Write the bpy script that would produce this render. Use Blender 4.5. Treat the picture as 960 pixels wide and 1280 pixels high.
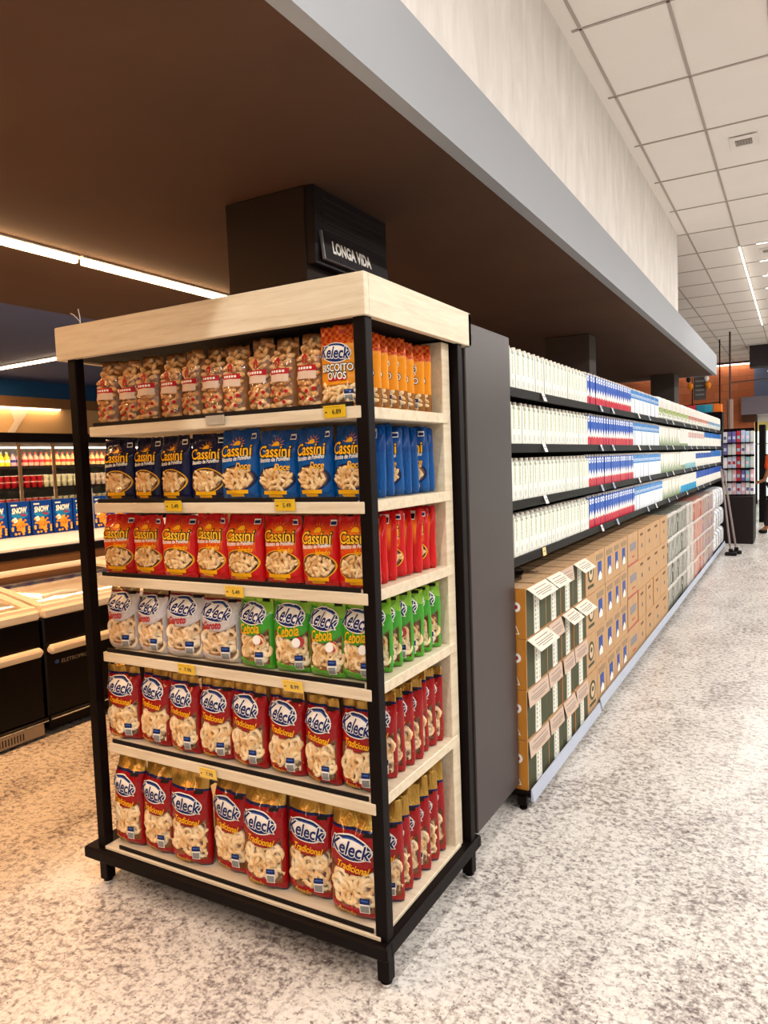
import bpy, bmesh, math, random
from mathutils import Vector, Matrix
random.seed(7)
C = bpy.context.scene.collection
sc = bpy.context.scene
PI = math.pi
for o in list(bpy.data.objects): bpy.data.objects.remove(o)

# ------------------------------------------------------------------ camera
FPX = 911.5
yaw, pitch, roll = 0.517984, -0.0683844, -0.0355579
fw = Vector((-math.sin(yaw)*math.cos(pitch), math.cos(yaw)*math.cos(pitch), math.sin(pitch)))
r0 = Vector((math.cos(yaw), math.sin(yaw), 0)); u0 = r0.cross(fw)
rr = r0*math.cos(roll)+u0*math.sin(roll); uu = -r0*math.sin(roll)+u0*math.cos(roll)
cam = bpy.data.cameras.new('camera'); co = bpy.data.objects.new('camera', cam); C.objects.link(co)
M = Matrix((( rr.x, uu.x, -fw.x, 0), (rr.y, uu.y, -fw.y, 0), (rr.z, uu.z, -fw.z, 1.55), (0, 0, 0, 1)))
co.matrix_world = M
cam.sensor_fit = 'HORIZONTAL'; cam.sensor_width = 36; cam.lens = FPX*36/960
cam.clip_start = .05; cam.clip_end = 200
sc.camera = co

# ------------------------------------------------------------------ world, exposure
w = bpy.data.worlds.new('daylight'); sc.world = w; w.use_nodes = True
bg = w.node_tree.nodes['Background']; bg.inputs[0].default_value = (.95, 1.0, .93, 1); bg.inputs[1].default_value = 2.2
sc.view_settings.view_transform = 'Standard'; sc.view_settings.look = 'None'
sc.view_settings.gamma = 1; sc.view_settings.use_curve_mapping = False
sc.view_settings.exposure = 0.12
sc.cycles.use_denoising = True
sc.cycles.max_bounces = 6; sc.cycles.diffuse_bounces = 3; sc.cycles.glossy_bounces = 3
sc.cycles.transparent_max_bounces = 10; sc.cycles.transmission_bounces = 3
sc.cycles.sample_clamp_indirect = 4
sc.cycles.caustics_reflective = False; sc.cycles.caustics_refractive = False

W_WHITE = (1.0, .975, .95); W_WARM = (1.0, .52, .22)
def area(name, loc, sx, sy, power, col, rot=(0, 0, 0), parent=None):
    l = bpy.data.lights.new(name, 'AREA'); l.shape = 'RECTANGLE'; l.size = sx; l.size_y = sy
    l.energy = power; l.color = col
    o = bpy.data.objects.new(name, l); C.objects.link(o); o.location = loc; o.rotation_euler = rot
    if parent: o.parent = parent
    return o
# linear lamps of the high hall (the fixtures themselves are built further down)
HALL = [(-.627, -5.0, 1.7, 112), (-.627, 9.95, 16.4, 45), (1.9, -5, 1, 78), (1.9, 1.02, 8, 190), (1.9, 8.4, 21, 300), (4.6, -5, 1, 40), (4.6, 1.02, 8, 125), (4.6, 8.4, 21, 260)]
for (x, a, b, p) in HALL:
    area('hall_lamp_light', (x, (a+b)/2, 3.955), .08, b-a, p, W_WHITE)
# warm lamps flush in the low ceiling
LOW = [(-3.61, -2.15, -.90), (-3.61, -.89, .36), (-3.61, .37, 1.62), (-3.61, 1.64, 2.88), (-3.61, 2.90, 4.16)]
for (x, a, b) in LOW:
    area('low_lamp_light', (x, (a+b)/2, 2.735), .05, b-a, 31, W_WARM)

# ------------------------------------------------------------------ materials
def lin(h):
    if isinstance(h, str):
        c = [int(h[i:i+2], 16)/255 for i in (0, 2, 4)]
        return tuple((x/12.92 if x <= .04045 else ((x+.055)/1.055)**2.4) for x in c)
    return h
class NG:
    """small node-graph builder working in object coordinates"""
    def __init__(s, name, rough=.5, metal=0, spec=.5, coat=0):
        s.m = bpy.data.materials.new(name); s.m.use_nodes = True
        s.nt = s.m.node_tree; s.N = s.nt.nodes; s.L = s.nt.links
        s.b = s.N['Principled BSDF']
        s.b.inputs['Roughness'].default_value = rough; s.b.inputs['Metallic'].default_value = metal
        s.b.inputs['Specular IOR Level'].default_value = spec; s.b.inputs['Coat Weight'].default_value = coat
        s.b.inputs['Coat Roughness'].default_value = .12
        s.tc = s.N.new('ShaderNodeTexCoord'); s.obj = s.tc.outputs['Object']
        s.sx = s.N.new('ShaderNodeSeparateXYZ'); s.L.new(s.obj, s.sx.inputs[0])
        s.x, s.y, s.z = s.sx.outputs
    def put(s, inp, v):
        if isinstance(v, (int, float)): inp.default_value = v
        elif isinstance(v, tuple): inp.default_value = (*v, 1) if len(v) == 3 else v
        else: s.L.new(v, inp)
    def op(s, k, a, b=0, c=0, clamp=False):
        n = s.N.new('ShaderNodeMath'); n.operation = k; n.use_clamp = clamp
        for i, v in enumerate((a, b, c)): s.put(n.inputs[i], v)
        return n.outputs[0]
    def lt(s, a, b): return s.op('LESS_THAN', a, b)
    def gt(s, a, b): return s.op('GREATER_THAN', a, b)
    def AND(s, a, b): return s.op('MULTIPLY', a, b)
    def band(s, v, a, b): return s.AND(s.gt(v, a), s.lt(v, b))
    def ell(s, u, v, cu, cv, a, b):
        p = s.op('POWER', s.op('ABSOLUTE', s.op('DIVIDE', s.op('SUBTRACT', u, cu), a)), 2)
        q = s.op('POWER', s.op('ABSOLUTE', s.op('DIVIDE', s.op('SUBTRACT', v, cv), b)), 2)
        return s.op('ADD', p, q)
    def mix(s, f, a, b):
        n = s.N.new('ShaderNodeMix'); n.data_type = 'RGBA'
        s.put(n.inputs[0], f); s.put(n.inputs[6], a); s.put(n.inputs[7], b)
        return n.outputs[2]
    def noise(s, scale, detail=2, rough=.5, vec=None, dist=0):
        n = s.N.new('ShaderNodeTexNoise'); n.inputs['Scale'].default_value = scale
        n.inputs['Detail'].default_value = detail; n.inputs['Roughness'].default_value = rough
        n.inputs['Distortion'].default_value = dist
        s.L.new(vec or s.obj, n.inputs['Vector']); return n.outputs[0]
    def vmap(s, sc_, vec=None):
        n = s.N.new('ShaderNodeMapping'); n.inputs['Scale'].default_value = sc_
        s.L.new(vec or s.obj, n.inputs['Vector']); return n.outputs[0]
    def ramp(s, f, stops):
        n = s.N.new('ShaderNodeValToRGB'); e = n.color_ramp.elements
        while len(e) < len(stops): e.new(.5)
        for i, (p, c) in enumerate(stops): e[i].position = p; e[i].color = (*lin(c), 1)
        s.L.new(f, n.inputs[0]); return n.outputs[0]
    def bump(s, h, strength=.3, dist=.002):
        n = s.N.new('ShaderNodeBump'); n.inputs['Strength'].default_value = strength; n.inputs['Distance'].default_value = dist
        s.L.new(h, n.inputs['Height']); s.L.new(n.outputs[0], s.b.inputs['Normal']); return n.outputs[0]
    def color(s, c): s.put(s.b.inputs['Base Color'], c); return s.m
_mc = {}
def mat(name, col, rough=.5, metal=0, var=.06, nscale=12, spec=.2, coat=0, bump=0):
    """plain painted / plastic / metal surface with a little procedural variation"""
    if name in _mc: return _mc[name]
    g = NG(name, rough, metal, spec, coat); c = lin(col)
    f = g.noise(nscale, 3)
    a = tuple(max(0, v*(1-var)) for v in c); b = tuple(min(1, v*(1+var)) for v in c)
    g.color(g.mix(f, a, b))
    if bump: g.bump(g.noise(nscale*4, 3), bump, .002)
    _mc[name] = g.m; return g.m
def emis(name, col, strength):
    if name in _mc: return _mc[name]
    g = NG(name, .5); g.color((.8, .8, .8))
    g.b.inputs['Emission Color'].default_value = (*lin(col), 1); g.b.inputs['Emission Strength'].default_value = strength
    _mc[name] = g.m; return g.m
def film_mat(name, tint=(1, 1, 1), gloss=.055, rough=.10, scale=28, bump=.8, streak=(1, 1, .45)):
    if name in _mc: return _mc[name]
    m = bpy.data.materials.new(name); m.use_nodes = True; nt = m.node_tree; N = nt.nodes; L = nt.links
    N.remove(N['Principled BSDF']); out = N['Material Output']
    t = N.new('ShaderNodeBsdfTransparent'); t.inputs[0].default_value = (*tint, 1)
    gl = N.new('ShaderNodeBsdfGlossy'); gl.inputs['Roughness'].default_value = rough; gl.inputs[0].default_value = (1, 1, 1, 1)
    mx = N.new('ShaderNodeMixShader'); mx.inputs[0].default_value = gloss
    tc = N.new('ShaderNodeTexCoord'); mp = N.new('ShaderNodeMapping'); mp.inputs['Scale'].default_value = streak
    n = N.new('ShaderNodeTexNoise'); n.inputs['Scale'].default_value = scale; n.inputs['Detail'].default_value = 2; n.inputs['Distortion'].default_value = 1.2
    b = N.new('ShaderNodeBump'); b.inputs['Strength'].default_value = bump; b.inputs['Distance'].default_value = .012
    L.new(tc.outputs['Object'], mp.inputs[0]); L.new(mp.outputs[0], n.inputs['Vector']); L.new(n.outputs[0], b.inputs['Height']); L.new(b.outputs[0], gl.inputs['Normal'])
    L.new(t.outputs[0], mx.inputs[1]); L.new(gl.outputs[0], mx.inputs[2]); L.new(mx.outputs[0], out.inputs[0])
    _mc[name] = m; return m

BLACK = mat('black_metal', '0d0606', .5, 0, .1, 8, .1)
PANEL = mat('anthracite_panel', '3a3030', .42, 0, .06, 5, .35)
DARK = mat('dark_recess', '120c0b', .7)
GREYMET = mat('grey_metal', 'b7b9bf', .3, .6)
CHROME = mat('chrome', 'd5d5d5', .18, 1)
WHITEP = mat('white_plastic', 'f2eee6', .35)
CREAM = mat('cream_plastic', 'ece0cc', .4)
YEL = mat('yellow_tag', 'f8cc10', .45)
INK = mat('black_ink', '17120f', .6)
NAVY = mat('navy_ink', '10225e', .4)
WINK = mat('white_ink', 'f4efe6', .4)
YINK = mat('yellow_ink', 'f5b417', .4)
OINK = mat('orange_ink', 'f0801a', .4)
RINK = mat('red_ink', 'b3121c', .4)
BINK = mat('blue_ink', '3c62a8', .4)
GINK = mat('green_ink', '8aa04a', .5)
GREYINK = mat('grey_ink', '8b8b88', .5)

def wood_mat(name='pale_beech_laminate', axis=0):
    g = NG(name, .42)
    s = [(2.2, 26, 26), (26, 2.2, 26)][axis]
    n1 = g.noise(1.6, 4, .6, g.vmap(s), .6)
    n2 = g.noise(2.2, 6, .7, g.vmap(tuple(v*3 for v in s)), .2)
    f = g.op('ADD', g.op('MULTIPLY', n1, .7), g.op('MULTIPLY', n2, .3))
    return g.color(g.ramp(f, [(.3, 'c7b497'), (.5, 'd9caae'), (.7, 'e4d8c0')]))
WOODX = wood_mat('pale_beech_laminate_lengthwise', 0); WOODY = wood_mat('pale_beech_laminate_crosswise', 1)

# ------------------------------------------------------------------ mesh helpers
class MB:
    def __init__(s): s.v = []; s.f = []; s.mi = []; s.mats = []
    def m(s, mt):
        if mt not in s.mats: s.mats.append(mt)
        return s.mats.index(mt)
    def add(s, vs, fs, mt):
        k = s.m(mt); b = len(s.v); s.v += [tuple(v) for v in vs]
        for f in fs: s.f.append([b+i for i in f]); s.mi.append(k)
        return s
    def box(s, x0, x1, y0, y1, z0, z1, mt, X=None):
        vs = [(x, y, z) for z in (z0, z1) for y in (y0, y1) for x in (x0, x1)]
        if X is not None: vs = [X @ Vector(v) for v in vs]
        return s.add(vs, [(0, 2, 3, 1), (4, 5, 7, 6), (0, 1, 5, 4), (2, 6, 7, 3), (0, 4, 6, 2), (1, 3, 7, 5)], mt)
    def cbox(s, x0, x1, y0, y1, z0, z1, mt, c=.004, X=None):
        """box with chamfered edges"""
        vs = []
        cx, cy, cz = (x0+x1)/2, (y0+y1)/2, (z0+z1)/2
        hx, hy, hz = (x1-x0)/2, (y1-y0)/2, (z1-z0)/2
        c = min(c, hx*.45, hy*.45, hz*.45); idx = {}
        for sx in (-1, 1):
            for sy in (-1, 1):
                for sz in (-1, 1):
                    for a in range(3):
                        p = [hx-c, hy-c, hz-c]; p[a] = (hx, hy, hz)[a]
                        idx[(sx, sy, sz, a)] = len(vs); vs.append((cx+sx*p[0], cy+sy*p[1], cz+sz*p[2]))
        fs = []
        for a in range(3):
            o1, o2 = [(1, 2), (2, 0), (0, 1)][a]
            for sg in (-1, 1):
                q = []
                for (p, r) in ((-1, -1), (1, -1), (1, 1), (-1, 1)):
                    k = [0, 0, 0]; k[a] = sg; k[o1] = p; k[o2] = r; q.append(idx[(*k, a)])
                fs.append(q if sg > 0 else q[::-1])
        for a in range(3):
            b_, c_ = [(1, 2), (2, 0), (0, 1)][a]
            for p in (-1, 1):
                for r in (-1, 1):
                    q = []
                    for (t, ax) in ((-1, b_), (1, b_), (1, c_), (-1, c_)):
                        k = [0, 0, 0]; k[a] = t; k[b_] = p; k[c_] = r; q.append(idx[(*k, ax)])
                    fs.append(q if p*r > 0 else q[::-1])
        for sx in (-1, 1):
            for sy in (-1, 1):
                for sz in (-1, 1):
                    q = [idx[(sx, sy, sz, a)] for a in range(3)]; fs.append(q if sx*sy*sz > 0 else q[::-1])
        if X is not None: vs = [X @ Vector(v) for v in vs]
        return s.add(vs, fs, mt)
    def tube(s, pts, r, mt, n=8, close=True):
        pts = [Vector(p) for p in pts]; vs = []; fs = []
        for i, p in enumerate(pts):
            d = (pts[min(i+1, len(pts)-1)]-pts[max(i-1, 0)]).normalized()
            a = d.orthogonal().normalized() if i == 0 else (a-d*a.dot(d)).normalized()
            b = d.cross(a); R = r[i] if isinstance(r, (list, tuple)) else r
            for k in range(n):
                t = 2*PI*k/n; vs.append(p+a*math.cos(t)*R+b*math.sin(t)*R)
        for i in range(len(pts)-1):
            for k in range(n):
                k2 = (k+1) % n; fs.append((i*n+k, i*n+k2, (i+1)*n+k2, (i+1)*n+k))
        if close: fs.append(tuple(range(n))[::-1]); fs.append(tuple((len(pts)-1)*n+k for k in range(n)))
        return s.add(vs, fs, mt)
    def lathe(s, prof, mt, n=14, c=(0, 0, 0), X=None, sq=None):
        """prof: list of (radius, height)"""
        vs = []; fs = []
        for (r, h) in prof:
            for k in range(n):
                t = 2*PI*k/n; vs.append((c[0]+r*math.cos(t), c[1]+r*math.sin(t), c[2]+h))
        for i in range(len(prof)-1):
            for k in range(n):
                k2 = (k+1) % n; fs.append((i*n+k, i*n+k2, (i+1)*n+k2, (i+1)*n+k))
        fs.append(tuple(range(n))[::-1]); fs.append(tuple((len(prof)-1)*n+k for k in range(n)))
        if X is not None: vs = [X @ Vector(v) for v in vs]
        return s.add(vs, fs, mt)
    def prism(s, poly, a0, a1, mt, axis=1):
        """poly of 2D points extruded along axis"""
        n = len(poly); vs = []
        for a in (a0, a1):
            for (p, q) in poly:
                vs.append({0: (a, p, q), 1: (p, a, q), 2: (p, q, a)}[axis])
        fs = [tuple(range(n))[::-1], tuple(range(n, 2*n))]+[(k, (k+1) % n, n+(k+1) % n, n+k) for k in range(n)]
        return s.add(vs, fs, mt)
    def grid(s, fn, nu, nv, mt):
        vs = [fn(i/nu, j/nv) for j in range(nv+1) for i in range(nu+1)]
        fs = [(j*(nu+1)+i, j*(nu+1)+i+1, (j+1)*(nu+1)+i+1, (j+1)*(nu+1)+i) for j in range(nv) for i in range(nu)]
        return s.add(vs, fs, mt)
    def polar(s, cx, cz, a, b, fn, mt, rot=0, rings=4, n=28):
        vs = [fn(cx, cz)]
        for i in range(1, rings+1):
            for k in range(n):
                t = 2*PI*k/n; x = a*i/rings*math.cos(t); z = b*i/rings*math.sin(t)
                vs.append(fn(cx+x*math.cos(rot)-z*math.sin(rot), cz+x*math.sin(rot)+z*math.cos(rot)))
        fs = [(0, 1+k, 1+(k+1) % n) for k in range(n)]
        for i in range(rings-1):
            for k in range(n):
                k2 = (k+1) % n; fs.append((1+i*n+k, 1+(i+1)*n+k, 1+(i+1)*n+k2, 1+i*n+k2))
        return s.add(vs, fs, mt)
    def text(s, st, cx, cz, width, fn, mt, off=0., shear=0., rot=0., hs=1., sub=0):
        vs, fs = text_geo(st, off, shear, sub); c, q = math.cos(rot), math.sin(rot)
        return s.add([fn(cx+(x*c-z*hs*q)*width, cz+(x*q+z*hs*c)*width) for x, z in vs], fs, mt)
    def build(s, name, parent=None, smooth=False, fix=True):
        me = bpy.data.meshes.new(name); me.from_pydata(s.v, [], s.f)
        for m_ in s.mats: me.materials.append(m_)
        me.polygons.foreach_set('material_index', s.mi)
        if smooth: me.polygons.foreach_set('use_smooth', [True]*len(s.f))
        me.update()
        if fix:
            b = bmesh.new(); b.from_mesh(me); bmesh.ops.recalc_face_normals(b, faces=b.faces); b.to_mesh(me); b.free()
        o = bpy.data.objects.new(name, me); C.objects.link(o)
        if parent: o.parent = parent
        return o
_tc = {}
def text_geo(st, off=0., shear=0., sub=0):
    """flat text outline, centred, 1 unit wide"""
    key = (st, off, shear, sub)
    if key in _tc: return _tc[key]
    def raw(offv):
        cu = bpy.data.curves.new('t', 'FONT'); cu.body = st; cu.size = 1; cu.offset = offv; cu.shear = shear; cu.resolution_u = 3
        o = bpy.data.objects.new('t', cu); C.objects.link(o)
        me = bpy.data.meshes.new_from_object(o.evaluated_get(bpy.context.evaluated_depsgraph_get()))
        bpy.data.objects.remove(o); bpy.data.curves.remove(cu); return me
    me0 = raw(0.); xs = [v.co.x for v in me0.vertices]; ys = [v.co.y for v in me0.vertices]
    x0, x1, y0, y1 = min(xs), max(xs), min(ys), max(ys); W = x1-x0
    bpy.data.meshes.remove(me0)
    me = raw(off); b = bmesh.new(); b.from_mesh(me)
    bmesh.ops.triangulate(b, faces=b.faces)
    for _ in range(sub):
        L = [e for e in b.edges if e.calc_length() > .16*W/ max(1, 1)]
        if not L: break
        bmesh.ops.subdivide_edges(b, edges=L, cuts=1); bmesh.ops.triangulate(b, faces=b.faces)
    b.verts.index_update()
    vs = [((v.co.x-(x0+x1)/2)/W, (v.co.y-(y0+y1)/2)/W) for v in b.verts]
    fs = [tuple(v.index for v in f.verts) for f in b.faces]
    b.free(); bpy.data.meshes.remove(me); _tc[key] = (vs, fs); return vs, fs
def empty(name, loc=(0, 0, 0), rz=0):
    o = bpy.data.objects.new(name, None); C.objects.link(o); o.location = loc; o.rotation_euler = (0, 0, rz); o.empty_display_size = .1
    return o
def tag(o, label=None, cat=None, group=None, kind=None):
    if label: o['label'] = label
    if cat: o['category'] = cat
    if group: o['group'] = group
    if kind: o['kind'] = kind
    return o
KIDS = {}
def copy_tree(o, parent=None):
    c = o.copy(); C.objects.link(c)
    if parent: c.parent = parent
    for ch in (KIDS.get(o.name) or [x for x in o.children]): copy_tree(ch, c)
    return c
class Proto:
    """first use hands out the object itself, later uses hand out copies of the thing and its parts"""
    def __init__(s, o): s.o = o; s.used = False; KIDS[o.name] = list(o.children)
    def get(s, loc, rot=(0, 0, 0), scale=None, label=None, cat=None, group=None):
        if not s.used: o = s.o; s.used = True
        else: o = copy_tree(s.o)
        o.location = loc; o.rotation_euler = rot
        if scale: o.scale = scale
        tag(o, label, cat, group); return o
ORD = ['first', 'second', 'third', 'fourth', 'fifth', 'sixth', 'seventh', 'eighth', 'ninth', 'tenth', 'eleventh', 'twelfth', 'thirteenth', 'fourteenth', 'fifteenth', 'sixteenth', 'seventeenth', 'eighteenth', 'nineteenth', 'twentieth']

# ================================================================== STRUCTURE
def floor_mat():
    g = NG('speckled_granite_floor', .22, 0, .4)
    n_big = g.noise(3.2, 4, .65, g.vmap((1, .6, 1)), .9)
    n_mid = g.noise(34, 4, .6, g.vmap((1, 1.1, 1)), .4)
    n_s = g.noise(85, 3, .6, None, .3)
    n_d = g.noise(62, 2, .5, g.vmap((1.2, .9, 1)), .3)
    f = g.op('ADD', g.op('MULTIPLY', n_mid, .55), g.op('MULTIPLY', n_s, .45))
    f = g.op('ADD', f, g.op('MULTIPLY', g.op('SUBTRACT', n_big, .5), -.36))
    base = g.ramp(f, [(.36, '756a66'), (.43, 'a59c97'), (.48, 'c3bcb5'), (.53, 'd8d2ca'), (.64, 'e8e2da')])
    dark = g.op('MULTIPLY', g.gt(n_d, .665), .8)
    base = g.mix(dark, base, lin('554a46'))
    # tile joints
    def joint(s_, period, ph):
        a = g.op('FRACT', g.op('DIVIDE', g.op('ADD', s_, 100*period-ph), period))
        return g.lt(g.op('ABSOLUTE', g.op('SUBTRACT', a, .5)), .0035)
    j = g.op('MAXIMUM', joint(g.x, .575, -.275+.2875), joint(g.y, .585, 1.94+.2925))
    base = g.mix(g.op('MULTIPLY', j, .45), base, lin('9d948a'))
    g.L.new(g.op('ADD', .2, g.op('MULTIPLY', n_mid, .16)), g.b.inputs['Roughness'])
    return g.color(base)
fl = MB().box(-11, 8, -6, 26, -.1, 0, floor_mat()).build('floor'); tag(fl, kind='structure')

CEIL = mat('ceiling_tile_white', 'f2ece6', .9, 0, .03, 3)
TBAR = mat('ceiling_tbar', 'b3a8a0', .6)
b = MB().box(-1.22, 8, -6, 23.2, 4.0, 4.08, CEIL)
k = 0
while -1.10+.475*k < 8:
    X = -1.10+.475*k
    b.box(X-.009, X+.009, -6, 23.1, 3.994, 4.0, TBAR); k += 1
for k in range(-11, 21):
    Y = 4.414+.934*k
    b.box(-1.15, 8, Y-.009, Y+.009, 3.994, 4.0, TBAR)
b.box(-11, -1.22, 9.07, 23.2, 4.0, 4.08, CEIL)
for k in range(5, 21):
    Y = 4.414+.934*k
    b.box(-6, -1.15, Y-.009, Y+.009, 3.994, 4.0, TBAR)
for k in range(1, 10): b.box(-1.10-.475*k-.009, -1.10-.475*k+.009, 9.07, 23.1, 3.994, 4.0, TBAR)
tag(b.build('ceiling'), kind='structure')

# low ceiling slab, its fascia and the white wall above it
g = NG('brown_painted_plaster', .85); g.color(g.ramp(g.noise(1.1, 4, .6), [(.3, '4c3222'), (.7, '593b28')]))
SOFF = g.m
FASC = mat('grey_fascia_paint', 'a2a6ac', .7, 0, .03, 2)
g = NG('bluish_ceiling_paint', .8); g.color(g.mix(g.noise(1.5, 3), lin('46558a'), lin('4f5f94'))); BLUE = g.m
g = NG('deep_blue_wall_paint', .7); g.color(g.mix(g.noise(1.5, 3), lin('10508f'), lin('165a9c'))); DBLUE = g.m
b = MB().box(-5.03, -1.25, -6, 13.45, 2.8, 3.10, SOFF)
tag(b.build('ceiling'), kind='structure')
b = MB().box(-1.25, -1.19, -6, 13.48, 2.798, 3.125, FASC).box(-5.03, -1.25, 13.42, 13.48, 2.798, 3.125, FASC)
tag(b.build('trim_1'), kind='structure')
b = MB().box(-11, -5.03, -6, 13.45, 2.8, 3.10, BLUE)
tag(b.build('ceiling'), kind='structure')
g = NG('brushed_white_plaster', .75)
v = g.vmap((3, 3, .9)); g.color(g.ramp(g.noise(2.2, 6, .65, v, .5), [(.3, 'd8d4cf'), (.5, 'e4e0db'), (.7, 'f0ece7')]))
b = MB().box(-1.45, -1.20, -6, 9.05, 3.10, 4.05, g.m); tag(b.build('wall_upper'), kind='structure')

# bulkhead over the far display cases
CREAMW = mat('cream_wall_paint', 'd9bd92', .8, 0, .04, 3)
BROWNW = mat('brown_bulkhead_paint', '8a6a4a', .7, 0, .05, 3)
b = MB().box(-11, -8.95, -6, 13.4, 2.57, 2.8, DBLUE); tag(b.build('wall_left'), kind='structure')
b = MB().box(-11, -8.86, -6, 13.4, 2.09, 2.44, CREAMW); b.box(-11, -8.82, -6, 13.4, 2.44, 2.57, BROWNW)
tag(b.build('trim_2'), kind='structure')
b = MB().box(-11.1, -11, -6, 24, 0, 4.1, CREAMW); tag(b.build('wall_left'), kind='structure')

# end wall: orange brick, blue panel, header, shop window
def brick_mat():
    g = NG('orange_brick', .8)
    br = g.N.new('ShaderNodeTexBrick'); br.inputs['Scale'].default_value = 1
    cb = g.N.new('ShaderNodeCombineXYZ'); g.L.new(g.x, cb.inputs[0]); g.L.new(g.z, cb.inputs[1])
    g.L.new(cb.outputs[0], br.inputs['Vector'])
    br.inputs['Brick Width'].default_value = .42; br.inputs['Row Height'].default_value = .2; br.inputs['Mortar Size'].default_value = .008
    br.inputs['Color1'].default_value = (*lin('dd8254'), 1); br.inputs['Color2'].default_value = (*lin('cf7244'), 1); br.inputs['Mortar'].default_value = (*lin('b9704c'), 1)
    g.L.new(br.outputs[0], g.b.inputs['Base Color']); return g.m
BRK = brick_mat()
GB = mat('blue_grey_wall', '7c86a6', .8); HEAD = mat('purple_grey_header', '8d8490', .7)
b = MB().box(-11, -1.08, 23.0, 23.2, 0, 4.05, BRK); b.box(-1.08, 8, 23.0, 23.2, 2.9, 4.05, GB)
tag(b.build('wall_back'), kind='structure')
b = MB().box(-1.38, 8, 22.55, 22.98, 2.5, 2.98, HEAD); b.box(-1.38, -1.02, 22.7, 22.98, 2.3, 2.5, mat('brown_box', '5a3a2a', .7))
tag(b.build('trim_3'), kind='structure')
b = MB().box(-1.02, 8, 19.6, 20.1, 3.5, 4.0, mat('dark_bulkhead', '3c3238', .7)); tag(b.build('trim_4'), kind='structure')
WF = mat('window_frame_white', 'e8e4dc', .5)
wf = MB().box(-1.06, 8, 23.0, 23.08, 0, .12, WF).box(-1.06, 8, 23.0, 23.08, 2.3, 2.5, WF)
for i in range(12): wf.box(-1.06+i*.78, -1.0+i*.78, 23.0, 23.08, 0, 2.5, WF if i % 2 else BLACK)
wf.box(-1.06, 8, 23.0, 23.07, 1.66, 1.71, WF)
wo = wf.build('window_1'); tag(wo, kind='structure')
gp = MB().box(-1.06, 8, 23.03, 23.04, .12, 2.4, film_mat('window_glass', (.95, 1, .97), .06, .02, 3, 0)).build('pane', wo)
b = MB().box(-1.6, 8, 23.6, 23.8, 2.05, 2.42, mat('yellow_green_awning', 'e3e79a', .8, 0, .2, 3)); tag(b.build('trim_5'), kind='structure')
b = MB().box(8, 8.1, -6, 24, 0, 4.08, mat('right_wall_paint', 'd8d0c6', .8)); tag(b.build('wall_right'), kind='structure')
b = MB().box(-11, 8, -6.1, -6, 0, 4.08, mat('rear_wall_paint', 'd2c8bc', .8)); tag(b.build('wall_front'), kind='structure')

# columns
COL = mat('dark_column_paint', '2e2019', .7, 0, .05, 3); COLG = mat('grey_column_paint', '4c4340', .7, 0, .05, 3)
for i, (x0, x1, y0, y1) in enumerate([(-2.39, -1.93, 2.76, 3.40), (-2.35, -1.885, 7.72, 8.0), (-2.1, -1.735, 12.6, 13.1)]):
    b = MB().cbox(x0, x1, y0, y1, 0, 2.8, COL if i == 0 else COLG, .006)
    tag(b.build('trim_%d' % (6+i)), kind='structure')

# ================================================================== LAMPS
LEDW = emis('led_white', 'fff4e2', 9); LEDH = emis('led_warm', 'ffd49a', 16)
ALU = mat('lamp_housing', 'e9e4dc', .4)
def lamp(a, bpt, wdt, z, em, label, group, name='linear_lamp', drop=0):
    """flush linear lamp between two points at height z"""
    a = Vector(a); bpt = Vector(bpt); d = bpt-a; L = d.length; ang = math.atan2(d.y, d.x)
    r = empty(name, (a.x, a.y, z), ang)
    MB().cbox(0, L, -wdt*.75, wdt*.75, -.014, -.001, ALU, .002).build('housing', r)
    MB().cbox(.01, L-.01, -wdt/2, wdt/2, -(.014+(drop or min(wdt*.5, .02))), -.014, em, .003).build('diffuser', r)
    return tag(r, label, 'ceiling lamp', group)
for k, (x, a, bb) in enumerate(LOW):
    nm = ['over the space behind the camera', 'over the space beside the camera', 'left of the display', 'running out of the left edge of the photo', 'ending beside the display crown'][k]
    lamp((x, a), (x, bb), .034, 2.8, LEDH, 'warm linear lamp in the low ceiling '+nm, 'warm lamps in the low ceiling', drop=.035)
for k, (x, a, bb, p) in enumerate(HALL):
    n = max(1, round((bb-a)/1.25)); L = (bb-a)/n
    for i in range(n):
        far = a > 5 and x < 0
        lamp((x, a+i*L), (x, a+(i+1)*L-.02), .016, 3.994, LEDW,
             'white linear lamp in the tiled ceiling of the far aisle, '+ORD[i]+' of its line' if far else 'white linear lamp in the tiled ceiling outside the photo',
             'far lamps in the tiled ceiling' if far else 'lamps in the tiled ceiling out of view')
# glowing strips imitating bright reflections along the far cross T-bars
for k in range(7):
    lamp((-.45, 9.95+.934*k), (1.2, 9.95+.934*k), .008, 3.994, LEDW, 'glowing strip imitating reflection on far ceiling T-bar, %s from the near end' % ORD[k], 'glowing reflection strips on far ceiling T-bars')
for (y, nm) in ((5.25, 'nearer the display'),):
    lamp((-9.0, y+.02), (-6.7, y-.10), .05, 2.8, LEDH, 'warm linear lamp crossing the dark blue ceiling on the left', None)
    area('blue_zone_light', (-7.6, y, 2.765), 2.4, .05, 34, W_WARM)
lamp((-8.84, 4.0), (-8.84, 6.62), .03, 2.442, LEDH, 'thin warm lamp strip under the brown bulkhead over the chilled cases', None)
area('bulkhead_light', (-8.78, 5.3, 2.425), .03, 2.6, 4, W_WARM)
lamp((-4.2, 22.9), (-1.06, 22.9), .14, 3.95, emis('cove_strip', 'fff6e8', 5), 'bright white strip lamp along the top of the orange brick wall', None)
for k in range(2):
    lamp((-.62+.1*k, 19.0), (.9, 19.0-.45*k), .07, 3.33-.12*k, LEDW, ['upper', 'lower'][k]+' of two hanging tube lamps before the dark far bulkhead', 'far tube lamps')

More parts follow.
